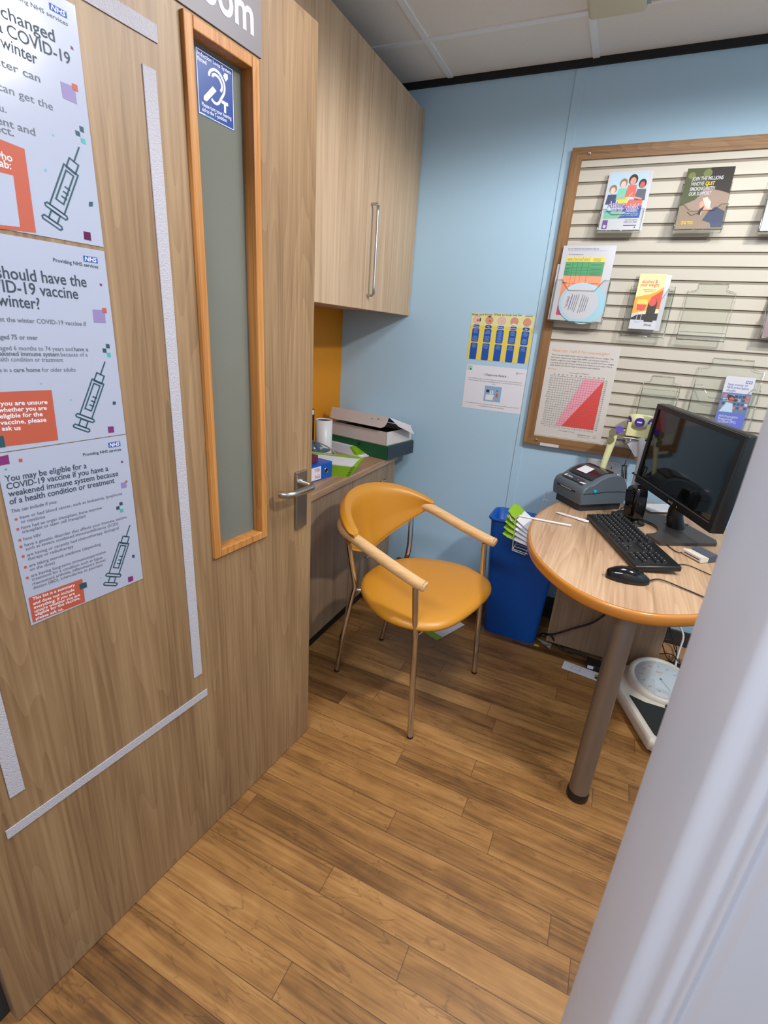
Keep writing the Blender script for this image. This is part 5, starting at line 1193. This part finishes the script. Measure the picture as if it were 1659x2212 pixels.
ad_ = thing('power_adapter', 'black power adapter with a white label behind the scale', 'adapter', (.47, 2.2, 0)); m = MB(); m.box((.47, 2.215, .025), (.13, .06, .05), BLACK, bev=.005); m.done('case', ad_); m = MB().b2((.425, 2.184, .02), (.50, 2.1852, .044), PAPER); m.done('label_plate', ad_)

# ================================================================== SCALE
sct = thing('weighing_scale', 'cream mechanical weighing scale with a round dial under the desk', 'weighing scale', (.42, 1.85, 0))
sa = Vector((.12, -.993, 0)).normalized(); sb = Vector((-sa.y, sa.x, 0)); scn = Vector((.405, 2.01, 0))
SCLF = Matrix(((sb.x, -sa.x, 0, scn.x), (sb.y, -sa.y, 0, scn.y), (0, 0, 1, 0), (0, 0, 0, 1)))   # x right, y away, origin below dial
pl = [(-.158, -.10), (-.092, -.325), (-.076, -.352), (-.040, -.366), (.040, -.366), (.076, -.352), (.092, -.325), (.158, -.10), (.15, .0), (.12, .08), (.06, .12), (-.06, .12), (-.12, .08), (-.15, .0)]
sp_ = smooth(pl + [pl[0]], 3)[:-1]
m = MB(SCLF); cpt = Vector((0, -.13))
def scl(k_, z): return [((x - cpt.x) * k_ + cpt.x, (y - cpt.y) * k_ + cpt.y, z) for x, y in sp_]
m.loft([scl(.93, .008), scl(.99, .02), scl(1.0, .050), scl(.985, .060), scl(.95, .065)], IVORY, True, True); m.done('body', sct)
mat_pts = [(-.122, -.125), (-.064, -.318), (-.050, -.334), (.050, -.334), (.064, -.318), (.122, -.125), (.07, -.148), (0, -.155), (-.07, -.148)]
MB(SCLF).prism(mat_pts, .064, .069, mat('black_rubber_mat', (34, 35, 35), .85)).done('rubber_mat', sct, bevel=.002)
DF = SCLF @ Matrix.Translation((.004, -.012, .098)) @ Matrix.Rotation(math.radians(10), 4, 'X') @ Matrix.Scale(.90, 4)
m = MB(DF); m.lathe([(.125, -.07), (.135, -.03), (.137, -.008), (.132, .004), (.122, .007), (.112, .004), (.110, -.004)], IVORY, n=48); m.done('dial_housing', sct)
m = MB(DF); m.disc(0, 0, .111, mat('dial_face', (206, 210, 214), .5), .0005, n=48)
for k in range(60):
    an = PI / 2 + (k - 30) * math.radians(5.6); l = .010 if k % 5 else .016
    m.stroke([(.104 * math.cos(an), .104 * math.sin(an)), ((.104 - l) * math.cos(an), (.104 - l) * math.sin(an))], .0010, INKG, .0009)
for k in range(12):
    an = PI / 2 - (k - 6) * math.radians(28); m.text(str(10 * (k + 1)), (.078 * math.cos(an), .078 * math.sin(an) - .004), .013, INKG, .0009, align='C')
m.text('seca', (0, .038), .017, CORAL, .0009, align='C', bold=.01); m.stroke([(0, 0), (.03, -.06)], .0022, INK, .0013); m.disc(0, 0, .006, INK, .0015); m.done('dial', sct)
m = MB(DF); m.lathe([(.110, .0035), (.08, .006), (.0, .007)], acrylic('dial_glass', .06), n=40); m.done('dial_glass', sct)
m = MB(SCLF); m.b2((.005, -.150, .060), (.065, -.138, .074), BLACKM); m.done('slot', sct)

# ================================================================== ON THE WORKTOP
# lever arch file lying flat
q0, q1 = onz(717, 1029, WT), onz(673, 1043, WT); e = (q0 - q1).normalized(); nrm = Vector((-e.y, e.x, 0))
F = frame(q0, e * -1, UP)   # x along the spine to the left, y up, z outward
if F.col[2].xyz.dot(Vector((1, 0, 0))) < 0: F = Matrix(((-e.x, 0, e.y, q0.x), (-e.y, 0, -e.x, q0.y), (0, 1, 0, q0.z), (0, 0, 0, 1)))
ft = thing('lever_arch_file', 'blue lever arch file lying on its side on the worktop by the door', 'file', q0)
m = MB(F); m.b2((0, 0, -.26), (.30, .068, 0), FILEB); m.done('cover', ft, bevel=.003)
m = MB(F); m.b2((.075, .006, .0004), (.25, .060, .0012), PAPER); m.F = frame(q0, e, UP); m.text('TER', (-.082, .040), .021, RED, .0018, align='R'); m.text('NG', (-.082, .012), .021, RED, .0018, align='R')
m.done('spine_label', ft)
TR = Matrix.Translation((.040, .034, 0)); m = MB(F @ TR); m.lathe([(.0135, .0), (.0135, .002), (.009, .002), (.009, .0005)], STEEL, n=24); m.disc(0, 0, .009, BLACKM, .0008); m.done('finger_ring', ft)
F2 = F @ Matrix.Translation((.030, .069, -.03)) @ Matrix.Rotation(math.radians(-4), 4, 'Y'); m = MB(F2); m.b2((.03, 0, -.10), (.20, .030, 0), mat('maroon_card', (104, 36, 54), .5)); tag(m.done('maroon_box', bevel=.002), 'maroon box lying on the blue file', 'box')
# prescription bags: near pile fanned, far pile behind
z = WT
n0_ = onz(756, 1031, WT); n1_ = onz(785, 999, WT); ed = (n1_ - n0_).normalized(); bk = Vector((-ed.y, ed.x, 0))
if bk.x > 0: bk = -bk
NB = 12
for k in range(NB):
    th = .0042; F = Matrix(((ed.x, -bk.x, 0, n0_.x), (ed.y, -bk.y, 0, n0_.y), (0, 0, 1, z), (0, 0, 0, 1)))
    off = .003 + .0022 * k - .022 + (.002 if k % 2 else 0); mb = MB(F); tip = GREENP if k % 2 else GREENT
    wB = .172
    mb.b2((0, -.30, 0), (wB, off, th * .95), GREENP if k < NB - 1 else PAPER)
    mb.prism([(.004 * (k % 2), off), (wB, off), (wB * .97, off + .014), (wB * .04, off + .014)], 0, th * .55, tip)
    if k == NB - 1:
        mb.b2((wB - .040, -.30, th), (wB, off, th + .0004), GREENP); mb.b2((0, off - .003, -.040), (wB - .04, off, 0), GREEND) if False else None
        T3 = Matrix(((0, 1, 0, wB - .032), (1, 0, 0, -.13), (0, 0, 1, th + .0008), (0, 0, 0, 1))); mb.F = F @ T3; mb.text('Prescription', (-.10, .008), .026, PAPER, 0, bold=.006)
    tag(mb.done('paper_bag'), 'lime green and white prescription bag in the near pile on the worktop' if k < NB - 1 else 'top prescription bag of the near pile, white panel and green band', 'paper bag', 'prescription bags in the near pile' if k < NB - 1 else None); z += th
n2_ = onz(797, 984, WT); z = WT
for k in range(8):
    th = .0045; an = math.radians(8 + 3 * k); ex = Vector((math.sin(-.3) * 0 + .25, .97, 0)).normalized(); by = Vector((-.97, .25, 0))
    sh = n2_ + Vector((-.008 * k, -.03 + .006 * k, 0)); F = Matrix(((ex.x, -by.x, 0, sh.x), (ex.y, -by.y, 0, sh.y), (0, 0, 1, z), (0, 0, 0, 1)))
    mb = MB(F); mb.b2((-.05, -.26, 0), (.075, -.03, th * .9), PAPER); mb.b2((-.05, -.03, 0), (.075, -.002 * k, th * .9), GREENP if k > 1 else PAPER)
    tag(mb.done('paper_bag'), 'white paper bag with a green end in the far pile by the green box', 'paper bag', 'paper bags in the far pile'); z += th
# green box file
g0, g1 = onz(836, 995, WT), onz(892, 979, WT); ge = (g1 - g0).normalized(); gl = Vector((-ge.y, ge.x, 0)); GL_ = min((g1 - g0).length, .238)
GBF = Matrix(((gl.x, ge.x, 0, g0.x), (gl.y, ge.y, 0, g0.y), (0, 0, 1, WT), (0, 0, 0, 1)))   # x to the left along the long side, y to the back
gt = thing('box_file', 'dark green box file under the white box on the worktop', 'box file', g0)
MB(GBF).b2((.004, 0, 0), (.365, GL_, .070), BOXG).done('box_body', gt, bevel=.002)
MB(GBF).b2((-.001, .003, .003), (.0045, GL_ - .003, .067), BOXN).done('spine', gt, bevel=.001)
m = MB(GBF); m.tube([(.175, -.001, .060), (.175, -.006, .056), (.175, -.001, .050)], .003, BLACKM, n=8); m.done('catch', gt)
# white card box with the lid ajar
WBF = GBF @ Matrix.Translation((.012, .0, .070))
wt_ = thing('card_box', 'open white cardboard box on the green box file', 'box', WBF.translation)
m = MB(WBF); hb = .068; Lb, Db = .355, .225
for a in (((0, 0, 0), (Lb, .003, hb)), ((0, Db - .003, 0), (Lb, Db, hb)), ((0, 0, 0), (.003, Db, hb)), ((Lb - .003, 0, 0), (Lb, Db, hb)), ((0, 0, 0), (Lb, Db, .003))): m.b2(a[0], a[1], CARDW)
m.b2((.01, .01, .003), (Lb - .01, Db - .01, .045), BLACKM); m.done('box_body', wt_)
TL = WBF @ Matrix.Translation((0, Db, hb + .004)) @ Matrix.Rotation(math.radians(-17), 4, 'X')
m = MB(TL); m.b2((-.002, -Db - .006, 0), (Lb + .002, 0, .0025), CARDW)
m.b2((.030, -Db - .008, -.056), (Lb + .002, -Db - .0055, .0025), CARDW); m.prism([(.030, .0025), (.030, -.056), (.012, -.048), (.002, -.030), (-.002, .0025)], 0, .0025, CARDW, T=frame((0, -Db - .0055, 0), (1, 0, 0), UP))
m.add([(-.002, -Db + .0, .001), (-.002, -.02, .001), (-.042, -.03, -.040), (-.045, -Db + .03, -.030)], [(0, 1, 2, 3)], CARDW)
m.rect(0, 0, 0, 0, CARDW) if False else None
m.b2((.085, -Db - .0086, -.020), (.100, -Db - .0078, -.018), INKG); m.b2((.045, -Db - .0086, -.018), (.062, -Db - .0078, -.015), INKG); m.done('lid', wt_)
MB(WBF).cyl((.17, .010, hb - .004), (.17, .004, hb + .012), .007, BLACKM, n=12).done('lid_peg', wt_)
# white tub, dark box behind it, blue booklet, cable
tt_ = ony(700, 906, 2.04); tub = Vector((tt_.x, 2.04, WT)); hh = tt_.z - WT
tt2 = thing('white_tub', 'white cylindrical tub standing in front of the green box file', 'tub', tub)
m = MB(); hr_ = .041
m.lathe([(hr_ * .98, 0), (hr_, .003), (hr_, hh), (hr_ - .003, hh), (hr_ - .003, .02)], WHITEP, n=36, c=(tub.x, tub.y, WT)); m.done('tub_wall', tt2)
MB().lathe([(hr_ - .0028, .02), (hr_ - .0028, hh - .006)], BLACKM, n=36, c=(tub.x, tub.y, WT)).done('inside_shade', tt2)  # black lining stands for the shade inside the open tub
m = MB().b2((XL + .006, 1.90, WT), (XL + .05, 2.09, WT + hh + .035), BLACK); m.b2((XL + .05, 2.06, WT + hh + .008), (XL + .051, 2.085, WT + hh + .03), PAPER)
tag(m.done('dark_box', bevel=.003), 'black box with a small white tag behind the white tub', 'box')
bp_ = onz(700, 978, WT + .03); F = frame(bp_ + Vector((-.02, -.05, 0)), (.2, .95, .0), (-.75, .12, .55)); m = MB(F); m.b2((0, 0, 0), (.105, .07, .004), mat('slate_blue_card', (70, 92, 112), .5)); m.text('guide', (.05, .02), .02, PAPER, .0045, shear=.2); m.disc(.02, .03, .005, PAPER, .0045)
tag(m.done('booklet'), 'slate blue booklet leaning beside the white tub', 'booklet')
c_ = [onz(672, 952, WT + .075), onz(692, 958, WT + .078), onz(712, 968, WT + .072), onz(724, 980, WT + .055)]
tag(MB().tube(c_, .0032, mat('cable_grey', (168, 166, 166), .4), n=8, sub=6).done('cable'), 'grey cable looping over the blue booklet on the worktop', 'cable')
